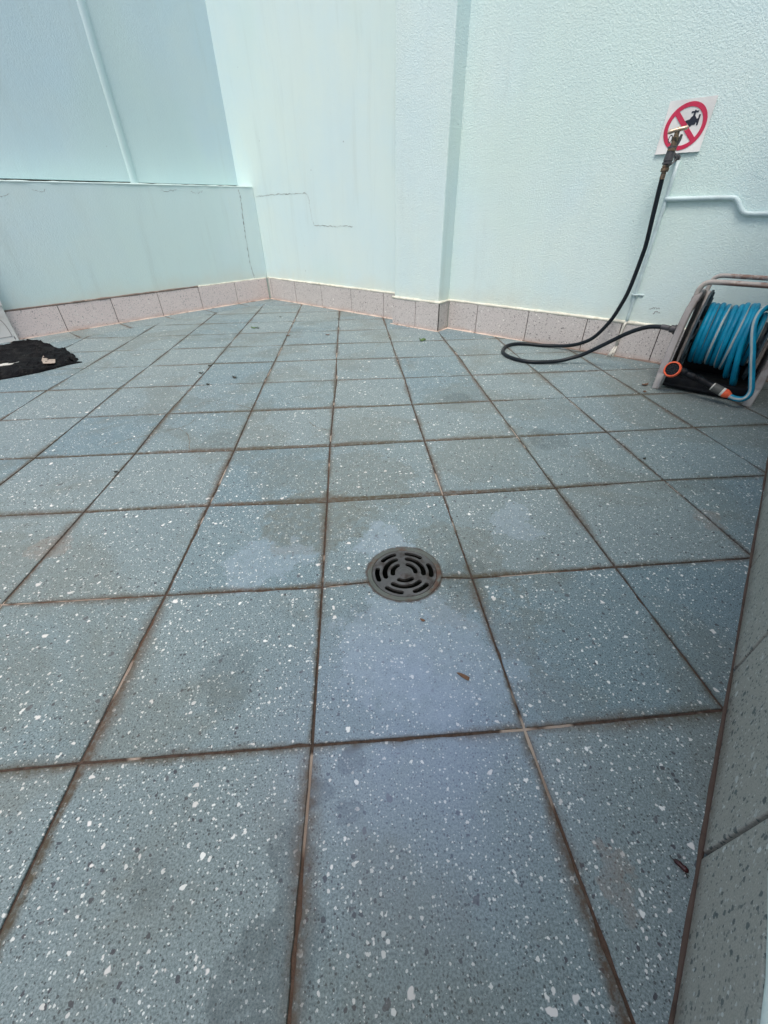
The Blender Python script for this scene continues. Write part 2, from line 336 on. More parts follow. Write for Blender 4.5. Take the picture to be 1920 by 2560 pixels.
def tube(bm, pts, r, seg=16, twist=0.0, sx=1.0, sy=1.0, up=None, caps=True, uvl=None):
    """sweep a circle (or ellipse / rectangle when seg==4) along pts; r may be a list"""
    n = len(pts); rings = []; t0 = None; fr = None; L = 0.0; tw = 0.0
    for i in range(n):
        p = Vector(pts[i]); q = Vector(pts[min(i + 1, n - 1)]); pr = Vector(pts[max(i - 1, 0)]); t = (q - pr).normalized()
        if fr is None:
            ref = (up[0] if isinstance(up[0], Vector) else Vector(up)) if up else (Vector((0, 0, 1)) if abs(t.z) < .9 else Vector((1, 0, 0)))
            x = (ref - t * ref.dot(t)).normalized()
        elif up and isinstance(up[0], Vector): x = (up[i] - t * up[i].dot(t)).normalized()
        elif up: x = (Vector(up) - t * Vector(up).dot(t)).normalized()
        else: x = (fr - t * fr.dot(t)).normalized()
        fr = x; y = t.cross(x)
        if i: L += (p - Vector(pts[i - 1])).length
        rr = r[i] if isinstance(r, (list, tuple)) else r; a0 = twist * L + (math.pi / 4 if seg == 4 else 0) + (math.pi if (up and isinstance(up[0], Vector)) else 0)
        rings.append(([bm.verts.new(p + x * math.cos(a0 + 2 * math.pi * k / seg) * rr * sx + y * math.sin(a0 + 2 * math.pi * k / seg) * rr * sy) for k in range(seg)], L))
    lay = bm.loops.layers.uv.get("UVMap") or bm.loops.layers.uv.new("UVMap")
    for (A, la), (B, lb) in zip(rings[:-1], rings[1:]):
        for k in range(seg):
            f = bm.faces.new((A[k], A[(k + 1) % seg], B[(k + 1) % seg], B[k]))
            for lp, uvv in zip(f.loops, ((k / seg, la), ((k + 1) / seg, la), ((k + 1) / seg, lb), (k / seg, lb))): lp[lay].uv = uvv
    if caps:
        bm.faces.new(rings[0][0][::-1]); bm.faces.new(rings[-1][0])
def lathe(bm, prof, origin=(0, 0, 0), axis=(0, 0, 1), seg=32):
    """prof: list of (radius, height) along axis"""
    ax = Vector(axis).normalized(); ref = Vector((0, 0, 1)) if abs(ax.z) < .9 else Vector((1, 0, 0)); x = ax.cross(ref).normalized(); y = ax.cross(x); O = Vector(origin)
    rings = []
    for r, h in prof:
        if r <= 1e-6: rings.append([bm.verts.new(O + ax * h)])
        else: rings.append([bm.verts.new(O + ax * h + (x * math.cos(2 * math.pi * k / seg) + y * math.sin(2 * math.pi * k / seg)) * r) for k in range(seg)])
    for A, B in zip(rings[:-1], rings[1:]):
        for k in range(seg):
            k2 = (k + 1) % seg
            if len(A) == 1 and len(B) == 1: continue
            if len(A) == 1: bm.faces.new((A[0], B[k2], B[k]))
            elif len(B) == 1: bm.faces.new((A[k], A[k2], B[0]))
            else: bm.faces.new((A[k], A[k2], B[k2], B[k]))
def curve_mesh(splines, ext, bev=0.0, res=1):
    """filled 2D outlines with holes -> mesh; splines are closed point lists (metres)"""
    cu = bpy.data.curves.new("tmp", 'CURVE'); cu.dimensions = '2D'; cu.fill_mode = 'BOTH'; cu.extrude = ext; cu.bevel_depth = bev; cu.bevel_resolution = res
    for s in splines:
        sp = cu.splines.new('POLY'); sp.points.add(len(s) - 1); sp.use_cyclic_u = True
        for p, q in zip(sp.points, s): p.co = (q[0], q[1], 0, 1)
    ob = bpy.data.objects.new("tmp", cu); COL.objects.link(ob)
    me = bpy.data.meshes.new_from_object(ob.evaluated_get(bpy.context.evaluated_depsgraph_get()))
    bpy.data.objects.remove(ob); bpy.data.curves.remove(cu); me.materials.clear(); return me

# ------------------------------------------------------------------ layout frames
A = Vector((-1.96, 12.02, 0))                                    # far corner at floor level
aB = math.radians(-44.25); dB = Vector((math.cos(aB), math.sin(aB), 0)); nB = Vector((dB.y, -dB.x, 0))   # tap wall: along, out into yard
dL = Vector((.734, .679, 0)).normalized(); nL = Vector((dL.y, -dL.x, 0))                                 # left wall
G0 = Vector((1.154, -.875, 0)); dG = Vector((.6994, .7148, 0)).normalized(); nG = Vector((-dG.y, dG.x, 0))  # near right wall
def PB(s, n, z=0): return A + dB * s + nB * n + Vector((0, 0, z))
def PL(s, n, z=0): return A + dL * s + nL * n + Vector((0, 0, z))
def PG(s, n, z=0): return G0 + dG * s + nG * n + Vector((0, 0, z))

# ------------------------------------------------------------------ floor
OFF = {}
def _fit():
    f = 1009.4162684607514; c = Vector((0.298389, -0.86413957, 1.97321272)); R = Matrix(Rr)
    P = {(0,4):(833.3,1021.2),(0,3):(824.6,1116),(0,2):(818.3,1256),(0,5):(842,950),(0,6):(840.8,897.3),(0,7):(843.7,856),(-1,4):(627.9,1028.7),(-1,3):(585.6,1126.5),(-1,2):(521.5,1265),(-1,5):(659.7,956.4),(-1,6):(686.9,903),(-2,4):(416.7,1034.5),(-2,3):(337.4,1135.2),(-2,2):(209.5,1280.5),(-2,5):(483,964),(-2,6):(535,907),(-3,4):(211,1043),(-3,3):(86.8,1145.6),(-3,5):(298,970),(-4,4):(2.9,1050),(-4,5):(118.6,974.3),(1,5):(1012,945.4),(1,6):(991.8,895),(1,4):(1030.6,1013),(1,3):(1061.3,1103.3),(1,2):(1107.6,1238.2),(2,6):(1146.3,888.7),(2,5):(1179.9,937.8),(2,4):(1227.3,1002.7),(2,3):(1294.5,1092.4),(2,2):(1389.4,1220.8),(3,5):(1346.6,931.5),(3,4):(1417,994),(3,3):(1517.3,1080.8),(3,2):(1660.2,1199.4),(4,4):(1602.3,983.6),(4,3):(1735.4,1066.9),(0,1):(806,1468.2),(0,0):(781.2,1862.3),(-1,1):(413.8,1487.3),(-1,0):(199.7,1906.8),(-2,1):(4.6,1510.4),(1,1):(1179.9,1445.6),(1,0):(1311.9,1822.9),(2,1):(1538.7,1417.8),(2,0):(1810.7,1773.7)}
    for k, (x, y) in P.items():      # tile corners as surveyed: the joints wander by a few millimetres
        d = R.transposed() @ Vector(((x - 960) / f, (y - 1280) / f, 1)); q = c + d * (-c.z / d.z)
        OFF[k] = (max(-.06, min(.06, q.x - k[0])), max(-.06, min(.06, q.y - k[1])))
_fit()
OFF[(0, -1)] = (-.015, .0); OFF[(1, -1)] = (.035, .0); OFF[(-1, -1)] = (-.02, 0)
def corner(i, j):
    dx, dy = OFF.get((i, j), (0, 0)); return Vector((i + dx, j + dy))
def clip(poly, p, n):
    out = []
    for a, b in zip(poly, poly[1:] + poly[:1]):
        da, db = (a - p).dot(n), (b - p).dot(n)
        if da >= 0: out.append(a)
        if da * db < 0: out.append(a + (b - a) * (da / (da - db)))
    return out
def area(p): return .5 * sum(a.x * b.y - b.x * a.y for a, b in zip(p, p[1:] + p[:1]))
def inset(poly, d):
    out = []; n = len(poly)
    for i in range(n):
        a, b, c = poly[i - 1], poly[i], poly[(i + 1) % n]
        e1 = (b - a).normalized(); e2 = (c - b).normalized(); n1 = Vector((-e1.y, e1.x)); n2 = Vector((-e2.y, e2.x))
        k = n1 + n2; L = max(.35, 1 + n1.dot(n2)); out.append(b + k * d / L)
    return out
def dedupe(p):
    q = [a for i, a in enumerate(p) if (a - p[i - 1]).length > 1e-4]; return q
DC = Vector((.557, 1.068)); DR = .250
bm = bmesh.new()
u1 = bm.loops.layers.uv.new("chipuv"); u2 = bm.loops.layers.uv.new("tileuv"); u3 = bm.loops.layers.uv.new("tint")
def add_tile(poly, i, j, gap=.0064, strip=None):
    poly = dedupe(poly)
    if len(poly) < 3 or area(poly) < .004: return
    p0 = inset(poly, gap)
    if area(p0) < .003: return
    q0 = []
    for a_, b_ in zip(p0, p0[1:] + p0[:1]):
        e_ = b_ - a_; m_ = max(1, int(e_.length / .055)); nn_ = Vector((-e_.y, e_.x)).normalized()
        q0.append(a_)
        for k_ in range(1, m_): q0.append(a_ + e_ * (k_ / m_) + nn_ * (mnoise.noise(Vector((a_.x, a_.y, 0)) * 3 + Vector((e_.x, e_.y, 0)) * (k_ / m_) * 9) * .0032 + (random.uniform(.002, .008) if random.random() < .06 else 0)))
    p0 = q0; p1 = inset(p0, .0026)
    ca, sa = math.cos(k := random.choice((0, 1.5708, 3.1416, 4.7124))), math.sin(k); ox, oy = random.uniform(-9, 9), random.uniform(-9, 9); tn = random.random()
    dz = random.uniform(-.0012, .0012)
    A_ = [bm.verts.new((p.x, p.y, -.016)) for p in p0]; B_ = [bm.verts.new((p.x, p.y, -.0035 + dz)) for p in p0]; C_ = [bm.verts.new((p.x, p.y, dz)) for p in p1]
    n = len(p0); fs = [bm.faces.new(C_)]
    for q in range(n):
        r = (q + 1) % n; fs.append(bm.faces.new((A_[q], A_[r], B_[r], B_[q]))); fs.append(bm.faces.new((B_[q], B_[r], C_[r], C_[q])))
    for f in fs:
        for lp in f.loops:
            x, y = lp.vert.co.x, lp.vert.co.y
            lp[u1].uv = ((x * ca - y * sa) * T + ox, (x * sa + y * ca) * T + oy); lp[u2].uv = (x - i, y - j) if strip is None else strip(x, y); lp[u3].uv = (tn, 0)
# cut strip along the left wall: line from near to far
b0 = PL(-9.0, .95).to_2d(); b1 = PL(-.2, .50).to_2d(); bn = (b1 - b0).normalized(); bn = Vector((bn.y, -bn.x))
RW = (PB(0, -.25).to_2d(), nB.to_2d()); GW = (PG(0, -.25).to_2d(), nG.to_2d()); LW = (PL(0, -.25).to_2d(), nL.to_2d())
def arc(a0, a1, n): return [DC + Vector((math.cos(a0 + (a1 - a0) * k / n), math.sin(a0 + (a1 - a0) * k / n))) * DR for k in range(n + 1)]
for i in range(-12, 8):
    for j in range(-7, 14):
        q = [corner(i, j), corner(i + 1, j), corner(i + 1, j + 1), corner(i, j + 1)]
        if (i, j) in ((0, 1), (0, 0)):
            yl = 1 + .0064 * (1 if j else -1)
            sn = (yl - DC.y) / DR; aa = math.asin(sn)
            if j == 1: q = [q[0], *arc(math.pi - aa, aa, 40), q[1], q[2], q[3]]
            else: q = [q[0], q[1], q[2], *arc(aa, -math.pi - aa, 40), q[3]]
            # the arc meets the joint edge, no inset on the curve
            base = dedupe(q); p0 = []
            for v in base:
                on = abs((v - DC).length - DR) < 1e-3
                p0.append(v if on else Vector((v.x + (.0064 if v.x < .5 else -.0064), v.y + ((.0064 if j else -.0064) if abs(v.y - 1) < .2 else (-.0064 if j else .0064)))))
            A2 = [bm.verts.new((p.x, p.y, -.03)) for p in p0]; C2 = [bm.verts.new((p.x, p.y, 0)) for p in p0]
            fs = [bm.faces.new(C2)] + [bm.faces.new((A2[k], A2[(k + 1) % len(p0)], C2[(k + 1) % len(p0)], C2[k])) for k in range(len(p0))]
            for f in fs:
                for lp in f.loops:
                    x, y = lp.vert.co.x, lp.vert.co.y
                    lp[u1].uv = (x * T + 3.3 * j, y * T + 1.7); lp[u2].uv = (x - i, y - j); lp[u3].uv = (.35, 0)
            continue
        q = clip(q, b0, bn)
        for w_ in (RW, GW):
            if len(q) > 2: q = clip(q, *w_)
        if len(q) > 2: add_tile(q, i, j)
for k in range(-9, 1):
    q = [PL(k - 1, -.25).to_2d(), PL(k, -.25).to_2d(), PL(k, 1.2).to_2d(), PL(k - 1, 1.2).to_2d()]
    if area(q) < 0: q = q[::-1]
    q = clip(q, b0, -bn)
    if len(q) > 2: q = clip(q, *RW)
    if len(q) > 2: add_tile(q, 0, 0, strip=lambda x, y, k=k: ((Vector((x, y, 0)) - A).dot(dL) - k + 1, .25 + (Vector((x, y, 0)) - A).dot(nL) * .5))
nt_ = len(bm.faces)
# grout bed with a round hole for the drain
hs = .35; S = 14.0; zb = -.0075
def quad(pts):
    f = bm.faces.new([bm.verts.new((p[0], p[1], zb)) for p in pts]); f.material_index = 1
cx, cy = DC
quad([(cx - 30, cy - 30), (cx + 30, cy - 30), (cx + 30, cy - hs), (cx - 30, cy - hs)]); quad([(cx - 30, cy + hs), (cx + 30, cy + hs), (cx + 30, cy + 30), (cx - 30, cy + 30)])
quad([(cx - 30, cy - hs), (cx - hs, cy - hs), (cx - hs, cy + hs), (cx - 30, cy + hs)]); quad([(cx + hs, cy - hs), (cx + 30, cy - hs), (cx + 30, cy + hs), (cx + hs, cy + hs)])
for k in range(64):
    def sq(a):
        c_, s_ = math.cos(a), math.sin(a); mm = max(abs(c_), abs(s_)); return (cx + c_ / mm * hs, cy + s_ / mm * hs)
    a0, a1 = 2 * math.pi * k / 64, 2 * math.pi * (k + 1) / 64
    quad([(cx + math.cos(a0) * (DR - .004), cy + math.sin(a0) * (DR - .004)), sq(a0), sq(a1), (cx + math.cos(a1) * (DR - .004), cy + math.sin(a1) * (DR - .004))])
bmesh.ops.scale(bm, vec=(T, T, T), verts=bm.verts)
me = bpy.data.meshes.new("floor"); bm.to_mesh(me); bm.free()
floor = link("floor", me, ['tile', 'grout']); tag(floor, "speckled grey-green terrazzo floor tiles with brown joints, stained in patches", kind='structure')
def ribbon(name, pts, width, mk, parent, up, jag=.012, sub=6, lift=.003, seed=0):
    width *= .62
    """hairline crack: a narrow ragged strip lying on a surface whose normal is `up`"""
    P = catmull(pts, sub) if len(pts) > 2 else [Vector(pts[0]).lerp(Vector(pts[1]), k / sub) for k in range(sub + 1)]
    up = Vector(up); bm = bmesh.new(); L = []; rr = random.Random(seed)
    for i, p in enumerate(P):
        t = (P[min(i + 1, len(P) - 1)] - P[max(i - 1, 0)]).normalized(); s = up.cross(t).normalized()
        e = 0 if i in (0, len(P) - 1) else 1
        off = s * rr.uniform(-jag, jag) * e; wd = width * (rr.uniform(.15, 1.8) if e else .15)
        L.append((bm.verts.new(p + off + s * wd + up * lift), bm.verts.new(p + off - s * wd + up * lift)))
    for a, b in zip(L[:-1], L[1:]): bm.faces.new((a[0], a[1], b[1], b[0]))
    return bm_obj(name, bm, mk, parent)
for k, c_ in enumerate([[(-1.974, 4.064), (-1.935, 4.123), (-1.879, 4.054)], [(-1.726, 4.284), (-1.629, 4.355), (-1.476, 4.352), (-1.303, 4.266), (-1.154, 4.158), (-1.022, 4.067)], [(-1.91, 3.503), (-1.752, 3.561), (-1.668, 3.649), (-1.608, 3.87)], [(-1.752, 3.561), (-1.6, 3.402), (-1.513, 3.199), (-1.457, 3.013)], [(-2.364, 3.163), (-2.269, 3.273), (-2.135, 3.356), (-1.902, 3.482)], [(-.271, 3.586), (-.204, 3.47), (-.086, 3.374), (-.012, 3.315)]]):
    ribbon("crack", [(x, y, 0) for x, y in c_], .006, 'floor_crack', floor, (0, 0, 1), .006, 5, .0025, k)

# ------------------------------------------------------------------ walls
H = 11.0      # walls rise 3.3 m
def wall_poly(name, pts, z0, z1, mk, parent, bev=0.0):
    bm = bmesh.new(); prism(bm, [p.to_2d() if len(p) == 3 else p for p in pts], z0, z1, bev); return bm_obj(name, bm, mk, parent)
SK = .5; SP = .03   # skirting height, projection
def skirting(P, segs, mk, parent, joint='dark_joint', n=0.0, z0=-.004, z1=SK, gap=.006):
    """row of skirting tiles on the frame P(s, n, z), front face at n, back face SP behind"""
    bm = bmesh.new()
    for a, b in zip(segs[:-1], segs[1:]):
        nn = random.uniform(-.002, .002); zz = random.uniform(-.004, .004)
        lo, hi = a + gap, b - gap; pts = [P(lo, n - SP), P(lo, n + nn), P(hi, n + nn), P(hi, n - SP)]
        prism(bm, [p.to_2d() for p in pts], z0, z1 + zz, .005)
    o = bm_obj("skirting", bm, mk, parent)
    bm = bmesh.new(); pts = [P(segs[0], n - SP - .01), P(segs[0], n - .018), P(segs[-1], n - .018), P(segs[-1], n - SP - .01)]
    prism(bm, [p.to_2d() for p in pts], -.01, z1 - .006); bm_obj("skirting_joint", bm, joint, parent)
    return o
def bead(name, path, r, mk, parent, sub=1, jit=.15, seed=1):
    rr = random.Random(seed); P = []
    for a, b in zip(path[:-1], path[1:]):
        nseg = max(2, int((b - a).length / .12)); P += [a.lerp(b, k / nseg) for k in range(nseg)]
    P.append(path[-1]); bm = bmesh.new()
    tube(bm, P, [r * (1 + rr.uniform(-jit, jit)) for _ in P], 8, up=(0, 0, 1)); return bm_obj(name, bm, mk, parent, smooth=True)

# left wall: low plinth wall, recessed panels above
LZ = 2.45
lw = thing("rendered_wall", "pale mint wall on the left with a low projecting plinth and a vertical cover strip", "wall", PL(-4, 0))
LO = -PL(-4, 0)
class _off:      # children of walls are built in world coordinates, then moved under their empty
    pass
def adopt(o, parent):
    o.parent = parent; o.matrix_parent_inverse = Matrix.LocRotScale(parent.location, parent.rotation_euler, None).inverted(); return o
o = wall_poly("plinth", [PL(-9, -SP), PL(.03, -SP), PL(.03, -1.6), PL(-9, -1.6)], -.3, LZ, 'render_left', None, .018); adopt(o, lw)
o = wall_poly("upper_panel", [PL(-9, -.62), PL(-2.56, -.62), PL(-2.56, -1.6), PL(-9, -1.6)], LZ + .058, H, 'render_panel_dimmed', None, .01); adopt(o, lw)
o = wall_poly("upper_panel", [PL(-2.54, -.645), PL(.9, -.645), PL(.9, -1.6), PL(-2.54, -1.6)], LZ + .050, H, 'render_panel_dimmed', None, .01); adopt(o, lw)
o = wall_poly("panel_backing", [PL(-9, -.72), PL(.9, -.72), PL(.9, -1.62), PL(-9, -1.62)], LZ - .02, LZ + .2, 'dark_joint', None); adopt(o, lw)
bm = bmesh.new()       # rounded cover strip over the vertical joint
prof = [(-.085, 0), (-.08, .035), (-.05, .055), (0, .052), (.05, .03), (.085, 0)]
rr = random.Random(5); prev = None
for k in range(60):
    z = LZ + .03 + (H - LZ - .03) * k / 59; j1 = rr.uniform(-.003, .003)
    ring = [bm.verts.new(PL(-2.52 + a + j1, -.64 + b * (1 + rr.uniform(-.05, .05)), z)) for a, b in prof]
    if prev:
        for a in range(len(prof) - 1): bm.faces.new((prev[a], prev[a + 1], ring[a + 1], ring[a]))
    prev = ring
o = bm_obj("cover_strip", bm, 'render_panel_dimmed', None, smooth=True); adopt(o, lw)
o = bead("ledge_lip", [PL(-9, -.035, LZ - .008), PL(0.0, -.035, LZ - .004)], .016, 'render_smooth', None, jit=.35, seed=3); adopt(o, lw)
for o in [skirting(PL, [-9.0, -8.0, -7.0, -6.02, -5.0, -4.0, -3.0, -2.0, -1.01, -.03], 'skirt_pink', None)]: adopt(o, lw)
o = bpy.data.objects["skirting_joint"]; adopt(o, lw)
o = bead("sealant", [PL(-9, -.012, SK + .012), PL(-2.0, -.012, SK + .012)], .019, 'brown_joint', None, jit=.3); adopt(o, lw)
o = bead("sealant", [PL(-2.0, -.018, SK + .010), PL(-.02, -.018, SK + .012)], .016, 'cream_caulk', None, jit=.3, seed=8); adopt(o, lw)
o = bead("base_grout", [PL(-9, .006, -.002), PL(-3.0, .006, -.002), PL(-.03, .02, .0)], .016, 'orange_grout', None, jit=.4, seed=9); adopt(o, lw)
o = ribbon("crack", [PL(s, -SP, z) for s, z in [(-.396, 2.40), (-.367, 2.233), (-.383, 2.04), (-.407, 1.721), (-.42, 1.389), (-.431, .957), (-.40, .683), (-.376, .52)]], .011, 'crack', None, nL, .012, 9, .003, 11); adopt(o, lw)
for k, (s, z, L_) in enumerate(((-5.3, 2.25, .35), (-4.6, 2.33, .25), (-2.3, 2.36, .4), (-1.6, 2.34, .3))):
    o = ribbon("crack", [PL(s, -SP, z), PL(s + L_ * .5, -SP, z - .02), PL(s + L_, -SP, z + .02)], .004, 'crack', None, nL, .015, 6, .003, 20 + k); adopt(o, lw)

# wall with the tap: plain run, pilaster, plain run
SE = 12.15
tw = thing("rendered_wall", "pale mint wall across the back and right, with a pilaster, a stepped crack and the tap", "wall", PB(5, 0))
def AD(o): return adopt(o, tw)
AD(wall_poly("wall_face", [PB(-1.6, -SP), PB(5.2, -SP), PB(5.2, -1.4), PB(-1.6, -1.4)], -.3, H, 'render_smooth', None))
AD(wall_poly("wall_face", [PB(5.2, -SP + .002), PB(SE + 1.3, -SP + .002), PB(SE + 1.3, -1.4), PB(5.2, -1.4)], -.3, H, 'render_coarse', None))
AD(wall_poly("pilaster", [PB(4.735, -.5), PB(4.735, .335), PB(5.825, .335), PB(5.825, -.5)], -.3, H + .01, 'render_coarse', None, .018))
AD(skirting(PB, [.03, .13, 1.13, 2.13, 3.15, 4.15, 4.70], 'skirt_grey', None)); sj = [o for o in COL.objects if o.name.startswith("skirting_joint") and not o.parent]; [AD(o) for o in sj]
AD(skirting(PB, [4.70, 5.30, 5.855], 'skirt_grey', None, n=.367)); [AD(o) for o in COL.objects if o.name.startswith("skirting_joint") and not o.parent]
def PS(s, n, z=0): return PB(5.855 + n, .337 - s, z)          # pilaster's right return
AD(skirting(PS, [-.0, .337], 'skirt_grey', None, n=0)); [AD(o) for o in COL.objects if o.name.startswith("skirting_joint") and not o.parent]
def PS2(s, n, z=0): return PB(4.70 - n, .337 - s, z)
AD(skirting(PS2, [.0, .337], 'skirt_grey', None, n=0)); [AD(o) for o in COL.objects if o.name.startswith("skirting_joint") and not o.parent]
AD(skirting(PB, [5.86, 6.5, 7.52, 8.53, 9.06, 9.6, 10.6, 11.6, SE], 'skirt_grey', None)); [AD(o) for o in COL.objects if o.name.startswith("skirting_joint") and not o.parent]
AD(bead("sealant", [PB(.0, -.016, SK + .014), PB(4.69, -.016, SK + .014)], .024, 'cream_caulk', None, jit=.2, seed=4))
AD(bead("sealant", [PB(4.69, .352, SK + .014), PB(5.845, .352, SK + .014), PB(5.845, -.016, SK + .014), PB(SE, -.016, SK + .014)], .024, 'cream_caulk', None, jit=.2, seed=5))
AD(bead("base_grout", [PB(.0, .010, .0), PB(4.69, .010, .0)], .017, 'orange_grout', None, jit=.35, seed=6))
AD(bead("base_grout", [PB(4.66, .377, .0), PB(5.87, .377, .0), PB(5.87, .01, .0), PB(7.5, .010, -.004)], .017, 'orange_grout', None, jit=.35, seed=7))
AD(bead("base_grout", [PB(7.5, .006, -.004), PB(SE, .006, -.004)], .022, 'brown_joint', None, jit=.35, seed=7))
AD(bead("corner_fillet", [PB(-.03, -.03, SK + .02), PB(-.03, -.03, LZ)], .020, 'render_smooth', None, jit=.2, seed=12))
AD(bead("corner_fillet", [PB(-.66, -.03, LZ + .02), PB(-.66, -.03, H)], .028, 'cream_caulk', None, jit=.2, seed=13))
AD(ribbon("crack", [PB(s, -SP, z) for s, z in [(.03, 2.262), (.404, 2.273), (.87, 2.285), (1.308, 2.280), (1.85, 2.280), (1.93, 2.262)]], .009, 'crack', None, nB, .014, 12, .003, 31))
AD(ribbon("crack", [PB(s, -SP, z) for s, z in [(1.93, 2.262), (1.977, 2.16), (1.997, 1.98), (2.021, 1.812), (2.068, 1.693)]], .006, 'crack', None, nB, .014, 9, .003, 32))
AD(ribbon("crack", [PB(s, -SP, z) for s, z in [(2.068, 1.693), (2.492, 1.689), (2.809, 1.678), (2.996, 1.70), (3.30, 1.689)]], .008, 'crack', None, nB, .014, 9, .003, 33))
for s, z, a in ((9.35, .72, .07), (9.42, .67, .05)):
    AD(ribbon("scuff", [PB(s, -SP + .002, z), PB(s + a, -SP + .002, z + .03), PB(s + 2 * a, -SP + .002, z + .02)], .008, 'crack', None, nB, .012, 6, .003, int(s * 100)))

# near right wall
SG = (PB(SE, 0) - G0).dot(dG)
gw = thing("rendered_wall", "low view of a wall at the right edge, green-grey speckled skirting under mint paint", "wall", PG(0, 0))
nj = [1.343 + .0 - k * .995 for k in range(-8, 8)][::-1]; 
js = sorted([(Vector((1.51, -.508, 0)) - G0).dot(dG) + .995 * k for k in range(-5, 6)])
js = [-5.0] + [j for j in js if -4.8 < j < SG - .2] + [SG]
adopt(skirting(PG, js, 'skirt_green', None, n=0, z1=.475, gap=.013), gw); [adopt(o, gw) for o in COL.objects if o.name.startswith("skirting_joint") and not o.parent]
adopt(wall_poly("wall_face", [PG(-5, -SP), PG(SG + .9, -SP), PG(SG + .9, -1.2), PG(-5, -1.2)], -.3, 6.5, 'render_coarse', None), gw)
adopt(bead("sealant", [PG(-5, -.010, .49), PG(SG, -.010, .49)], .014, 'render_smooth', None, jit=.5, seed=15), gw)
adopt(bead("base_grout", [PG(-5, .005, -.005), PG(SG, .005, -.005)], .011, 'fg_joint', None, jit=.3, seed=16), gw)

# ------------------------------------------------------------------ floor drain
dr = thing("floor_drain", "round tarnished metal floor drain with curved slots, between two tiles", "drain", (DC.x, DC.y, 0))
dr.scale = (.955, .955, 1)
bm = bmesh.new(); lathe(bm, [(.262, -.02), (.262, .002), (.259, .006), (.250, .007), (.232, .004), (.229, .0), (.229, -.05)], seg=72); bm_obj("rim", bm, 'drain_green', dr, auto=35)
def slot(r0, r1, c, half, n=16):
    rm, hw = (r0 + r1) / 2, (r1 - r0) / 2; a0, a1 = math.radians(c - half), math.radians(c + half); da = hw / rm
    pts = [(r1 * math.cos(a0 + da + (a1 - a0 - 2 * da) * k / n), r1 * math.sin(a0 + da + (a1 - a0 - 2 * da) * k / n)) for k in range(n + 1)]
    for a, sg in ((a1 - da, 1),):
        cxx, cyy = rm * math.cos(a), rm * math.sin(a)
        pts += [(cxx + hw * math.cos(a + t), cyy + hw * math.sin(a + t)) for t in [math.pi * k / 8 for k in range(1, 8)]]
    pts += [(r0 * math.cos(a1 - da - (a1 - a0 - 2 * da) * k / n), r0 * math.sin(a1 - da - (a1 - a0 - 2 * da) * k / n)) for k in range(n + 1)]
    a = a0 + da; cxx, cyy = rm * math.cos(a), rm * math.sin(a)
    pts += [(cxx + hw * math.cos(a + math.pi + t), cyy + hw * math.sin(a + math.pi + t)) for t in [math.pi * k / 8 for k in range(1, 8)]]
    return [(x * T, y * T) for x, y in pts]
spl = [[(.2265 * T * math.cos(2 * math.pi * k / 96), .2265 * T * math.sin(2 * math.pi * k / 96)) for k in range(96)]]
for c_ in (30, 150, 270): spl += [slot(.064, .098, c_, 46), slot(.119, .155, c_, 50)]
for c_ in (0, 60, 120, 180, 240, 300): spl.append(slot(.174, .208, c_, 21))
me = curve_mesh(spl, .0025, .0)
g = link("grate", me, 'drain_metal', dr); g.location = (0, 0, -.0018); g.rotation_euler = (0, 0, math.radians(2)); 
bm = bmesh.new(); lathe(bm, [(0, .012), (.03, .011), (.052, .006), (.058, -.002)], seg=40); bm_obj("hub", bm, 'drain_metal', g, smooth=True)
bm = bmesh.new(); lathe(bm, [(.229, -.02), (.21, -.12), (.17, -.45), (0, -.47)], seg=48); bm_obj("gully", bm, 'black_void', dr, smooth=True)

# ------------------------------------------------------------------ sign
def wall_matrix(s, n, z):
    """x along the tap wall, y up, z out of the wall"""
    R_ = Matrix((dB, Vector((0, 0, 1)), nB)).transposed().to_4x4(); R_.translation = PB(s, n, z) * T; return R_
sg = thing("prohibition_sign", "square white sign with a red no-tap symbol, on the wall behind the tap", "sign", PB(9.06, -.015, 2.75))
sg.matrix_world = wall_matrix(9.06, -.024, 2.75)
hw = .2475 * T
rr = random.Random(3)
out = [(-hw, -hw), (hw, -hw), (hw, hw), (-hw, hw)]
pts = []
for a, b in zip(out, out[1:] + out[:1]):
    for k in range(14): pts.append((a[0] + (b[0] - a[0]) * k / 14 + rr.uniform(-.0003, .0003), a[1] + (b[1] - a[1]) * k / 14 + rr.uniform(-.0003, .0003)))
me = curve_mesh([pts], .0012); o = link("sign_board", me, 'sign_white', sg); o.location = (0, 0, .0026)
# slight curl away from the wall at the lower edge
for v in me.vertices: v.co.z += .0025 * max(0, (-v.co.y / hw)) ** 2
Ro, Ri, bw = .222 * T, .178 * T, .024 * T
ring = [[(Ro * math.cos(2 * math.pi * k / 96), Ro * math.sin(2 * math.pi * k / 96)) for k in range(96)]]
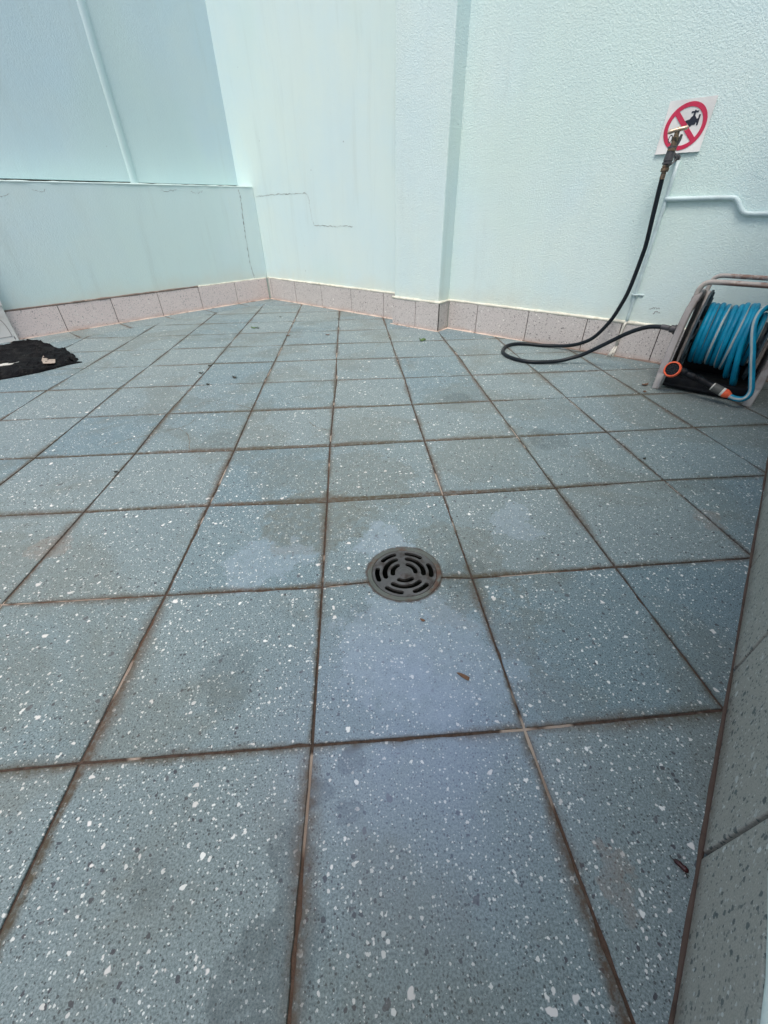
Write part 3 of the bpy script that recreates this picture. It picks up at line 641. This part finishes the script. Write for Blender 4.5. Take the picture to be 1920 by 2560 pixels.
# two half-moon openings left by the diagonal bar (top left to bottom right)
def moon(side):
    a = math.asin(bw / Ri); d = Vector((1, -1)).normalized(); nn = Vector((1, 1)).normalized() * side
    pts = []
    for k in range(49):
        t = a + (math.pi - 2 * a) * k / 48; p = d * Ri * math.cos(t) + nn * Ri * math.sin(t); pts.append((p.x, p.y))
    return pts
ring += [moon(1), moon(-1)]
me = curve_mesh(ring, .0003); o = link("red_symbol", me, 'sign_red', sg); o.location = (0, 0, .0050)
for v in me.vertices: v.co.z += .0025 * max(0, (-v.co.y / hw)) ** 2
tap = [(-.118, .012), (-.108, .036), (-.088, .052), (-.062, .058), (-.044, .062), (-.032, .082), (-.018, .092), (-.016, .124), (-.046, .121), (-.047, .138), (-.016, .140), (-.012, .150), (.002, .150), (.006, .141), (.036, .141), (.036, .124), (.006, .124), (.008, .094), (.024, .078), (.036, .062), (.052, .064), (.052, .102), (.072, .102), (.072, -.004), (.052, -.004), (.052, .020), (.040, .028), (.036, .004), (-.004, .002), (-.012, -.012), (-.040, -.012), (-.046, .016), (-.060, .022), (-.076, .018), (-.084, -.004)]
tap = [((x * .90 + .068) * T, (y * .92 + .005) * T) for x, y in tap]
me = curve_mesh([tap], .0003); o = link("tap_symbol", me, 'sign_black', sg); o.location = (0, 0, .0047)

# ------------------------------------------------------------------ tap
tp = thing("water_tap", "aged brass hose tap with a T handle, in front of the prohibition sign", "tap")
tp.matrix_world = wall_matrix(9.06, 0, 2.45)
def tl(s, n, z): return (s - 9.06, z - 2.45, n)
def part(name, mk, fn, parent=tp, **kw):
    bm = bmesh.new(); fn(bm); kw.setdefault('auto', 40); return bm_obj(name, bm, mk, parent, **kw)
def _h(bm):
    tube(bm, [tl(8.965, .335, 2.672), tl(8.985, .33, 2.680), tl(9.02, .315, 2.690), tl(9.06, .30, 2.697), tl(9.10, .285, 2.704), tl(9.135, .27, 2.710), tl(9.155, .265, 2.713)], [.014, .023, .020, .024, .020, .023, .014], 12)
    tube(bm, [tl(9.06, .30, 2.66), tl(9.06, .30, 2.71), tl(9.06, .30, 2.722)], [.020, .022, .012], 12)
hd = part("handle", 'brass_light', _h)
part("spindle_body", 'brass', lambda bm: lathe(bm, [(0, .238), (.026, .235), (.028, .20), (.027, .19), (.034, .185), (.035, .15), (.031, .145), (.034, .09), (.047, .082), (.049, .055), (.040, .05), (.040, .04)], tl(9.06, .30, 2.45), (0, 1, 0), 20))
part("shadow_bar", 'gunmetal', lambda bm: tube(bm, [tl(9.108, .255, 2.655), tl(9.10, .26, 2.60), tl(9.088, .275, 2.53)], [.014, .020, .012], 8))  # black bar modelled in place of the shadow behind the spindle
part("inlet_pipe", 'gunmetal', lambda bm: (tube(bm, [tl(9.085, -.03, 2.455), tl(9.08, .06, 2.465), tl(9.07, .18, 2.48), tl(9.06, .30, 2.50)], [.020, .020, .022, .03], 14), lathe(bm, [(0, .0), (.034, 0), (.034, .010), (.02, .014)], tl(9.085, -.022, 2.455), (0, 0, 1), 20)))
part("clip_ring", 'gunmetal', lambda bm: tube(bm, [Vector(tl(9.022, .315, 2.615)) + Vector((math.cos(a) * .018 - .012, math.sin(a) * .035, 0)) for a in [2 * math.pi * k / 16 for k in range(17)]], .005, 8))
part("connector_sleeve", 'gunmetal', lambda bm: lathe(bm, [(.036, .052), (.047, .048), (.048, .03), (.043, .025), (.046, -.02), (.052, -.06), (.053, -.085), (.047, -.09), (.047, -.098), (.055, -.10), (.055, -.118), (.044, -.122), (.02, -.122)], tl(9.055, .30, 2.50), (0, 1, 0), 24))
part("lug", 'gunmetal', lambda bm: tube(bm, [tl(9.095, .28, 2.47), tl(9.125, .22, 2.44), tl(9.115, .25, 2.40), tl(9.08, .29, 2.36)], .008, 8))
part("hose_union", 'brass', lambda bm: lathe(bm, [(.022, .0), (.040, -.002), (.041, -.02), (.037, -.024), (.045, -.03), (.046, -.062), (.040, -.068), (.027, -.07), (.027, -.085), (.029, -.09), (.029, -.14), (.0, -.14)], tl(9.05, .30, 2.376), (0, 1, 0), 24))

# ------------------------------------------------------------------ black supply hose
bh = thing("black_hose", "black rubber hose looping on the floor from the wall tap to the hose reel", "hose", PB(8, 1, 0))
hp = [(9.05, .30, 2.30), (9.05, .29, 2.22), (9.068, .26, 1.902), (9.085, .22, 1.60), (9.083, .2, 1.435), (9.05, .19, 1.002), (9.0, .19, .77), (8.92, .2, .54), (8.76, .2, .29), (8.57, .17, .155), (8.345, .13, .072), (8.12, .13, .038), (7.925, .2, .030), (7.70, .26, .030), (7.55, .37, .030), (7.485, .52, .030), (7.49, .70, .030), (7.575, .945, .030), (7.70, 1.10, .030), (7.86, 1.20, .030), (8.05, 1.24, .030), (8.25, 1.19, .032), (8.52, .98, .045), (8.68, .86, .095), (8.83, .8, .165), (9.138, .78, .392), (9.28, .79, .50), (9.423, .8, .589), (9.573, .8, .65), (9.737, .8, .668), (9.80, .8, .662)]
bm = bmesh.new(); tube(bm, catmull([PB(*p) for p in hp], 7), .0285, 16); adopt(bm_obj("hose_tube", bm, 'black_hose', None, smooth=True), bh)
bm = bmesh.new(); a = PB(9.73, .8, .668); b = PB(9.93, .8, .650); ax = (b - a).normalized()
lathe(bm, [(.030, -.03), (.033, .0), (.033, .07), (.026, .075), (.044, .082), (.047, .09), (.047, .15), (.042, .16), (.02, .16)], a, ax, 12); adopt(bm_obj("end_fitting", bm, 'gunmetal', None, auto=30), bh)

# ------------------------------------------------------------------ pipes on the wall
vp = thing("water_pipe", "thin painted pipe running straight down the wall behind the black hose", "pipe", PB(9.1, 0, 0))
bm = bmesh.new(); tube(bm, [PB(9.112, -.01, z) for z in (2.43, 2.2, 1.9, 1.5, 1.2, .9, .6, .515)], .024, 14); adopt(bm_obj("pipe_run", bm, 'paint_pipe', None, smooth=True), vp)
bm = bmesh.new(); tube(bm, [PB(9.112, -.002, .515), PB(9.10, .022, .48), PB(9.085, .026, .3), PB(9.075, .03, .14)], [.022, .02, .019, .02], 12); adopt(bm_obj("bare_pipe_end", bm, 'cream_pipe', None, smooth=True), vp)
bm = bmesh.new(); rr = random.Random(2)
for k in range(9):
    a0 = rr.uniform(0, 6.28); tube(bm, [PB(9.075 + .018 * math.cos(a0), .03 + .018 * math.sin(a0), .16), PB(9.06 + .03 * math.cos(a0), .045 + .03 * abs(math.sin(a0)), .08), PB(9.04 + .055 * math.cos(a0 + .4), .07 + .05 * abs(math.sin(a0)), .006)], [.009, .011, .005], 6)
adopt(bm_obj("frayed_tape", bm, 'cream_pipe', None, smooth=True), vp)
bm = bmesh.new(); tube(bm, [PB(9.07, -.025, .90), PB(9.085, .022, .90), PB(9.112, .034, .90), PB(9.14, .022, .90), PB(9.16, -.02, .90), PB(9.22, -.022, .895)], .012, 8); lathe(bm, [(0, .016), (.018, .012), (.02, 0)], PB(9.205, -.028, .897), nB, 10); adopt(bm_obj("pipe_clip", bm, 'paint_pipe', None, smooth=True), vp)
hp_ = thing("water_pipe", "painted pipe running level to the right, then stepping down in a bend", "pipe", PB(9.5, 0, 2))
bm = bmesh.new(); tube(bm, catmull([PB(*p) for p in [(9.10, .0, 2.038), (9.3, .0, 2.038), (9.6, .0, 2.039), (9.80, .0, 2.039), (9.86, .0, 2.036), (9.905, .0, 2.010), (9.945, .0, 1.965), (9.985, .0, 1.918), (10.03, .0, 1.886), (10.10, .0, 1.875), (10.3, .0, 1.875), (10.8, .0, 1.873), (11.6, .0, 1.87)]], 5), .026, 16); adopt(bm_obj("pipe_run", bm, 'paint_pipe', None, smooth=True), hp_)

# ------------------------------------------------------------------ hose reel (local: x along the wall, y back towards it, z up)
RO = Vector((4.34, 4.215, 0)); RZ = math.atan2(-.6927, .7213)
hr = thing("hose_reel", "portable grey hose reel with tubular carrying handles, standing by the wall under the pipe", "hose reel", RO, RZ)
def rp(name, mk, fn, parent=hr, **kw):
    bm = bmesh.new(); fn(bm); kw.setdefault('auto', 35); return bm_obj(name, bm, mk, parent, **kw)
def sweep_rect(bm, path, wx, wy, bev=.012):
    """rectangular bar with rounded corners along path (x across = wx, other = wy)"""
    P = catmull(path, 5); n = len(P); prev = None; first = None
    for i, p in enumerate(P):
        t = (P[min(i + 1, n - 1)] - P[max(i - 1, 0)]).normalized(); x = (Vector((1, 0, 0)) - t * t.x).normalized(); y = t.cross(x)
        f = i / (n - 1); a = wx(f) / 2 if callable(wx) else wx / 2; b = wy(f) / 2 if callable(wy) else wy / 2
        sh = [(a - bev, b), (a, b - bev), (a, -b + bev), (a - bev, -b), (-a + bev, -b), (-a, -b + bev), (-a, b - bev), (-a + bev, b)]
        ring = [bm.verts.new(p + x * q[0] + y * q[1]) for q in sh]
        if prev:
            for k in range(8): bm.faces.new((prev[k], prev[(k + 1) % 8], ring[(k + 1) % 8], ring[k]))
        else: bm.faces.new(ring[::-1])
        prev = ring
    bm.faces.new(prev)
for side in (0, 1):
    def X(u): return u if side == 0 else .985 - u
    sf = rp("side_frame", 'grey_plastic', lambda bm: (
        sweep_rect(bm, [(X(-.014), .05, .19), (X(-.016), .10, .35), (X(-.018), .19, .60), (X(-.014), .29, .85), (X(.0), .35, .97), (X(.01), .40, 1.035), (X(.02), .50, 1.08)], lambda f: .088 - .016 * f, .10),
        sweep_rect(bm, [(X(.0), .95, .0), (X(.012), .90, .3), (X(.03), .82, .7), (X(.035), .72, 1.0), (X(.03), .60, 1.075), (X(.02), .48, 1.08)], .06, .09)))
    rp("foot", 'grey_light', lambda bm: sweep_rect(bm, [(X(-.005), .0, .0), (X(-.007), .012, .07), (X(-.010), .03, .13), (X(-.013), .052, .192)], .088, .085), sf)
    rp("foot", 'grey_light', lambda bm: sweep_rect(bm, [(X(.0), .97, .0), (X(.0), .955, .06), (X(.0), .95, .1)], .08, .09), sf)
    rp("side_panel", 'black_plastic', lambda bm: (prism(bm, [(0, 0)] * 0 or [(.07, .18), (.92, .18), (.74, 1.00), (.37, 1.00)], 0, .012)) , sf)
    sp_ = [o for o in COL.objects if o.name.startswith("side_panel")][-1]
    for v in sp_.data.vertices: v.co = Vector((X(.040) * T + (v.co.z if side == 0 else -v.co.z), v.co.x, v.co.y))
    rp("inner_rib", 'grey_light', lambda bm: sweep_rect(bm, [(X(.082), .40, .20), (X(.080), .45, .38), (X(.084), .56, .72), (X(.090), .68, 1.00), (X(.092), .72, 1.075)], .030, .07, .008), sf)
    rp("socket", 'grey_plastic', lambda bm: lathe(bm, [(.026, .03), (.044, .03), (.046, .0), (.044, -.05)], (X(.002), .405, 1.02), (0, .15, 1), 20), sf)
    fl_ = rp("flange", 'slate_plastic', lambda bm: (lathe(bm, [(.10, -.008), (.46, -.012), (.475, -.004), (.475, .010), (.46, .014), (.44, .006), (.10, .008)], (X(.14), .45, .655), (1, 0, 0), 64),
        [tube(bm, [Vector((X(.155), .45 + .12 * math.cos(a), .655 + .12 * math.sin(a))), Vector((X(.155), .45 + .45 * math.cos(a), .655 + .45 * math.sin(a)))], .012, 6) for a in [2 * math.pi * k / 14 for k in range(14)]]))
rp("drum", 'slate_plastic', lambda bm: lathe(bm, [(0, 0), (.20, 0), (.20, .72), (0, .72)], (.13, .42, .645), (1, 0, 0), 32))
rp("axle_hub", 'gunmetal', lambda bm: lathe(bm, [(0, 0), (.06, 0), (.06, .06), (0, .06)], (-.10, .42, .65), (1, 0, 0), 20))
rp("base_tray", 'black_plastic', lambda bm: (box(bm, (.045, .06, .03), (.935, .92, .075), .01), box(bm, (.045, .07, .03), (.935, .115, .17), .015), box(bm, (.045, .86, .03), (.935, .90, .22), .015)))
rp("cross_bar", 'black_plastic', lambda bm: tube(bm, [(.03, .60, .30), (.95, .60, .30)], .03, 12))
def handle_path(pts):
    return pts + [(.985 - u, n, z) for u, n, z in pts[::-1]]
rp("carrying_handle", 'rust_tube', lambda bm: tube(bm, catmull(handle_path([(.002, .405, 1.00), (-.006, .40, 1.07), (.0, .40, 1.135), (.032, .40, 1.192), (.085, .40, 1.215), (.15, .40, 1.220), (.34, .40, 1.220)]), 7), .029, 16), smooth=True)
rp("carrying_handle", 'rust_tube', lambda bm: tube(bm, catmull(handle_path([(.085, .74, .98), (.060, .75, 1.08), (.072, .75, 1.20), (.11, .75, 1.242), (.17, .75, 1.256), (.34, .75, 1.257)]), 7), .026, 16), smooth=True)

# blue hose wound on the reel
bl = thing("garden_hose", "bright blue garden hose with a pale stripe wound in coils on the reel", "hose", RO, RZ)
def coil(turns, u0, u1, Rb, ph0, sag_from=9, seed=1):
    rr = random.Random(seed); jr = [rr.uniform(-.014, .030) for _ in range(turns + 2)]; ju = [rr.uniform(-.013, .013) for _ in range(turns + 2)]; pts = []
    N = 40
    for k in range(turns * N + 1):
        t = k / N; i = int(t); f = t - i; ph = ph0 - 2 * math.pi * t
        Rk = Rb + jr[i] * (1 - f) + jr[i + 1] * f; uu = u0 + (u1 - u0) * t / turns + ju[i] * (1 - f) + ju[i + 1] * f
        sg_ = max(0.0, (t - sag_from)) ; sg_ = min(sg_, 2.0)
        s, c_ = math.sin(ph), math.cos(ph)
        low = max(0, -c_)
        wob = .006 * math.sin(t * 9.1) ; pts.append((uu + low * .05 * sg_ + wob, .42 + Rk * s * (1 + .08 * sg_) - low * .06 * sg_, .645 + Rk * c_ * (1 + .02 * sg_) - low * .085 * sg_))
    return pts
outer = coil(9, .205, .70, .332, .5, 6.6, 4)
tail = [(.755, .55, .985), (.752, .44, 1.008), (.735, .33, 1.02), (.705, .23, 1.01), (.683, .15, .975), (.678, .08, .905), (.70, .03, .82), (.742, -.02, .715), (.785, -.05, .62), (.823, -.08, .525), (.86, -.09, .44), (.893, -.10, .36), (.922, -.115, .29), (.945, -.125, .235), (.953, -.14, .185), (.940, -.17, .142), (.905, -.19, .118), (.851, -.19, .112), (.80, -.175, .118), (.765, -.162, .130)]
path = [Vector(p) for p in outer] + catmull([outer[-1]] + tail, 6)[1:]
# which way the pale stripe faces along the hose: it wanders from turn to turn
dl = [-84, -74, -102, -76, 150, 165, -94, 170, 150, 80, 60]; ups = []
NO = len(outer)
for i, p in enumerate(path):
    t = (path[min(i + 1, len(path) - 1)] - path[max(i - 1, 0)]).normalized()
    if i < NO:
        k = i / 40; a = dl[int(k)] * (1 - k % 1) + dl[int(k) + 1] * (k % 1)
        rad = Vector((0, p.y - .42, p.z - .645)).normalized(); ups.append(Matrix.Rotation(math.radians(a), 3, t) @ rad)
    else:
        f = min(1, (i - NO) / 12); rad = Vector((0, p.y - .42, p.z - .645)).normalized(); ups.append((Matrix.Rotation(math.radians(dl[9]), 3, t) @ rad) * (1 - f) + Vector((-.42, -.88, .2)) * f)
bm = bmesh.new(); tube(bm, path, .0305, 20, up=ups); bm_obj("hose_coils", bm, 'blue_hose', bl, smooth=True)
inner = coil(9, .19, .78, .262, 2.0, 99, 9); bm = bmesh.new(); tube(bm, [Vector(p) for p in inner], .030, 12, twist=.3); bm_obj("inner_coils", bm, 'blue_hose', bl, smooth=True)

# spray nozzle lying against the reel's front
nz = thing("spray_nozzle", "black spray nozzle with an orange-ringed head, lying across the front of the reel", "nozzle", RO, RZ)
def np_(name, mk, fn, parent=nz, **kw):
    bm = bmesh.new(); fn(bm); kw.setdefault('auto', 38); return bm_obj(name, bm, mk, parent, **kw)
a, b = Vector((.770, -.163, .128)), Vector((.52, -.132, .205)); ax = (b - a).normalized()
np_("hose_connector", 'orange', lambda bm: lathe(bm, [(.030, -.02), (.036, -.012), (.038, .0), (.045, .012), (.051, .03), (.053, .055), (.047, .062), (.03, .062)], a, ax, 12))
np_("collar", 'ivory', lambda bm: lathe(bm, [(.03, .060), (.049, .062), (.051, .078), (.048, .088), (.03, .088)], a, ax, 28))
np_("swivel", 'dark_grey', lambda bm: lathe(bm, [(.03, .086), (.050, .088), (.052, .10), (.050, .11), (.052, .12), (.050, .13), (.052, .14), (.050, .15), (.052, .16), (.050, .185), (.042, .192), (.03, .192)], a, ax, 28))
np_("latch", 'ivory', lambda bm: (lathe(bm, [(.03, .190), (.045, .192), (.046, .205), (.03, .207)], a, ax, 28)))
gp = catmull([a + ax * .19, a + ax * .26, (.44, -.125, .232), (.36, -.12, .252), (.27, -.105, .272), (.20, -.10, .290), (.15, -.10, .305)], 5)
np_("grip", 'black_plastic', lambda bm: (tube(bm, gp, [.038 + .006 * math.sin(i * .9) * .4 + (.010 if i > 20 else 0) for i in range(len(gp))], 16), [lathe(bm, [(.040, -.004), (.046, 0), (.040, .004)], Vector((.36 + k * .022, -.12, .252 - k * .006)), (1, -.05, -.27), 20) for k in range(4)]))
hc = Vector((.105, -.165, .312)); hx = Vector((-.22, -.90, .42)).normalized()
hdn = np_("head", 'black_plastic', lambda bm: lathe(bm, [(0, -.10), (.045, -.095), (.06, -.05), (.078, -.01), (.080, .0), (.074, .004), (.070, -.006), (0, -.006)], hc, hx, 40))
np_("head_ring", 'orange', lambda bm: lathe(bm, [(.080, -.044), (.092, -.040), (.097, -.02), (.096, .0), (.088, .010), (.078, .010), (.073, .0), (.073, -.006)], hc, hx, 48), hdn)
np_("spray_holes", 'black_void', lambda bm: [lathe(bm, [(.0, .002), (.007, .001), (.009, -.006)], hc + Matrix.Rotation(2 * math.pi * k / 10, 3, hx) @ (hx.cross(Vector((0, 0, 1))).normalized() * r_), hx, 8) for r_ in (.028, .052) for k in range(10)] and None, hdn)

# ------------------------------------------------------------------ white unit at the left edge
wc = thing("white_cabinet", "white plastic cabinet corner against the left wall's skirting, at the photo's left edge", "cabinet", PL(-6.3, 0, 0))
adopt(wall_poly("cabinet_base", [PL(-5.865, -.015), PL(-5.865, .055), PL(-8.2, .055), PL(-8.2, -.015)], -.004, .66, 'white_plastic', None, .008), wc)
adopt(wall_poly("cabinet_case", [PL(-5.845, -.028), PL(-5.845, .075), PL(-8.22, .075), PL(-8.22, -.028)], .61, 1.75, 'white_plastic', None, .012), wc)
bm = bmesh.new(); pth = [PL(s, .057, z) for s, z in [(-8.1, .075), (-6.6, .085), (-5.945, .092)]]; tube(bm, pth, .004, 6); 
pth = [PL(s, .057, z) for s, z in [(-8.1, .50), (-6.3, .50), (-6.12, .485), (-6.02, .43), (-5.965, .33), (-5.945, .20), (-5.94, .09)]]; tube(bm, catmull(pth, 4), .0045, 6)
adopt(bm_obj("panel_seam", bm, 'grey_plastic', None, smooth=True), wc)
bm = bmesh.new(); tube(bm, [PL(-5.915, .055, .03), PL(-5.915, .055, .085)], .006, 6); adopt(bm_obj("vent_slot", bm, 'dark_joint', None), wc)

# ------------------------------------------------------------------ torn black sheet on the floor
mo = [(-6.9, 7.0), (-6.28, 7.52), (-6.16, 7.66), (-5.92, 7.80), (-5.80, 7.83), (-5.70, 7.84), (-5.62, 7.72), (-5.275, 7.43), (-5.05, 7.22), (-4.86, 7.10), (-4.68, 6.90), (-4.62, 6.78), (-4.50, 6.72), (-4.46, 6.60), (-4.375, 6.55), (-4.33, 6.44), (-4.40, 6.38), (-4.20, 6.33), (-4.34, 6.22), (-4.41, 6.10), (-4.6, 5.85), (-4.79, 5.68), (-5.0, 5.56), (-5.5, 5.40), (-6.3, 5.3), (-7.0, 5.5), (-7.2, 6.2)]
bm = bmesh.new()
vs = [bm.verts.new((x, y, 0)) for x, y in mo]; f = bm.faces.new(vs); bmesh.ops.triangulate(bm, faces=[f])
for _ in range(5): bmesh.ops.subdivide_edges(bm, edges=[e for e in bm.edges if e.calc_length() > .09], cuts=1, use_grid_fill=True)
bmesh.ops.triangulate(bm, faces=[f for f in bm.faces if len(f.verts) > 4])
edge = {v for e in bm.edges if e.is_boundary for v in e.verts}
for v in bm.verts:
    p = v.co.copy(); q = Vector((p.x * 1.2, p.y * 3.2, 0)); h = .020 + .10 * (1 - abs(mnoise.noise(q * 1.1)) * 2.2) ** 3 * .5 + .05 * abs(mnoise.noise(q * 2.7 + Vector((4, 1, 0))))
    if v in edge: v.co.x += mnoise.noise(p * 9) * .02; v.co.y += mnoise.noise(p * 9 + Vector((7, 3, 1))) * .02; h = .012 + .012 * abs(mnoise.noise(p * 5))
    v.co.z = h
ret = bmesh.ops.extrude_face_region(bm, geom=bm.faces[:])
for g_ in ret['geom']:
    if isinstance(g_, bmesh.types.BMVert): g_.co.z = .002
org = Vector((-5.5, 6.6, 0))
for v in bm.verts: v.co -= org
ms = bm_obj("black_sheet", bm, 'black_sheet', None, smooth=True, loc=None); ms.location = org * T
tag(ms, "torn crumpled black plastic sheet lying on the floor beside the white cabinet", "sheet")
def chip(name, pts, z, th, mk, label, cat, group=None, curl=0.0, rough_=0.0, sub=2):
    c_ = Vector((sum(p[0] for p in pts) / len(pts), sum(p[1] for p in pts) / len(pts), 0)); bm = bmesh.new()
    f = bm.faces.new([bm.verts.new((p[0] - c_.x, p[1] - c_.y, 0)) for p in pts]); bmesh.ops.triangulate(bm, faces=[f]); bmesh.ops.subdivide_edges(bm, edges=bm.edges[:], cuts=sub)
    L = max(v.co.length for v in bm.verts)
    for v in bm.verts: v.co.z = curl * (v.co.x / L) ** 2 * L + rough_ * L * mnoise.noise(v.co * 30 / max(L, .01) * .1 + Vector((c_.x, c_.y, 0)))
    zmin = min(v.co.z for v in bm.verts)
    for v in bm.verts: v.co.z += th - zmin
    ret = bmesh.ops.extrude_face_region(bm, geom=bm.faces[:])
    for g_ in ret['geom']:
        if isinstance(g_, bmesh.types.BMVert): g_.co.z -= th
    o = bm_obj(name, bm, mk, None, auto=40); o.location = Vector((c_.x, c_.y, z)) * T; tag(o, label, cat, group); return o
chip("paper_scrap", [(-4.95, 6.60), (-4.80, 6.42), (-4.58, 6.30), (-4.50, 6.14), (-4.66, 6.10), (-4.74, 6.22), (-4.80, 6.30)], .050, .006, 'scrap', "beige triangular scrap on the black sheet, nearer its torn tip", "scrap", "scraps on the black sheet", .0, .04)
chip("paper_scrap", [(-5.38, 6.14), (-5.30, 6.22), (-5.20, 6.22), (-5.14, 6.28), (-5.16, 6.14), (-5.26, 6.08), (-5.34, 6.08)], .050, .008, 'ivory', "small cream scrap on the black sheet, at the photo's left edge", "scrap", "scraps on the black sheet", .02, .05)

# ------------------------------------------------------------------ leaves and litter
def leaf(x, y, L, W, rot, mk, label, curl=.35, group="leaf litter on the tiles"):
    o = chip("leaf", [(x + L * (t * math.cos(rot)) - w_ * W * math.sin(rot), y + L * (t * math.sin(rot)) + w_ * W * math.cos(rot)) for t, w_ in [(-.5, 0), (-.3, .35), (0, .5), (.3, .32), (.5, 0), (.3, -.35), (0, -.5), (-.3, -.3)]], .003, .004, mk, label, "leaf", group, curl, .25); return o
leaf(1.576, 7.03, .17, .11, 1.2, 'leaf', "curled green leaf near the foot of the pilaster", .9)
leaf(1.62, 7.07, .12, .06, 2.1, 'leaf', "small green leaf piece touching the curled leaf by the pilaster", .6)
leaf(-1.76, 8.44, .16, .07, .2, 'leaf', "flat pale green leaf lying near the far corner", .3)
leaf(-1.68, 8.42, .05, .05, .2, 'leaf_dark', "tiny dark crumb touching the pale green leaf", .3)
leaf(-2.011, 5.897, .07, .06, .9, 'leaf_dark', "dark leaf crumb on the joint, farthest of the four crumbs left of centre", .5)
leaf(-2.045, 5.525, .07, .05, .3, 'leaf_dark', "dark leaf crumb beside the joint, leftmost of the four crumbs", .5)
leaf(-1.483, 5.261, .09, .06, 2.3, 'leaf_dark', "dark ragged leaf crumb in the middle of a tile, rightmost of the four", .6)
leaf(-1.798, 5.004, .06, .05, .7, 'leaf_dark', "dark leaf crumb on the joint, nearest of the four crumbs", .5)
leaf(-.981, 7.693, .10, .05, .3, 'bark', "brown leaf fragment on a joint before the back wall", .4)
leaf(-1.36, 9.488, .05, .05, .3, 'leaf_dark', "small dark crumb close to the back wall's skirting", .4)
leaf(-.013, 9.093, .05, .05, .3, 'leaf_dark', "small dark crumb left of the pilaster", .4)
leaf(-.20, 7.65, .09, .04, .1, 'bark', "thin brown fragment lying in a tile before the pilaster", .3)
leaf(4.24, 4.32, .12, .06, .3, 'bark', "reddish brown leaf bit beside the reel's left foot", .3)
leaf(4.10, 4.09, .06, .04, .9, 'bark', "brown crumb in front of the reel's left foot", .3)
leaf(3.053, 2.388, .035, .03, .3, 'leaf_dark', "round black crumb on a joint near the right wall", .6)
leaf(.62, .66, .035, .016, -.6, 'bark', "tiny brown splinter just below the drain", .4)
leaf(-2.02, 2.62, .035, .025, .5, 'leaf_dark', "tiny black crumb on a tile left of the drain", .5)
chip("wood_splinter", [(.7480, .3030), (.7620, .3030), (.7900, .2885), (.8090, .2715), (.8015, .2565), (.7900, .2620), (.7665, .2830)], .003, .006, 'bark', "tapered brown wood splinter on the tile in front of the drain", "splinter", None, .1, .05)
sdn = thing("seed_husk", "small dark red seed husk on the tile by the right wall's base", "husk", (1.407, -.535, 0), math.radians(-52))
bm = bmesh.new(); tube(bm, [(-.034, 0, .010), (-.028, 0, .012), (-.012, .002, .015), (.003, .001, .013), (.012, 0, .016), (.026, -.001, .014), (.033, 0, .010)], [.003, .010, .014, .011, .015, .011, .003], 14); bm_obj("shell", bm, 'seed', sdn, smooth=True)
bm = bmesh.new(); tube(bm, [(.02, -.008, .010), (.036, -.018, .003), (.040, -.022, .002)], .0025, 6); tube(bm, [(-.03, 0, .010), (-.046, .004, .004), (-.052, .010, .002)], .002, 6); bm_obj("stalk", bm, 'leaf_dark', sdn, smooth=True); sdn.scale = (.74, .74, .74)

SC.render.resolution_x = 768; SC.render.resolution_y = 1024
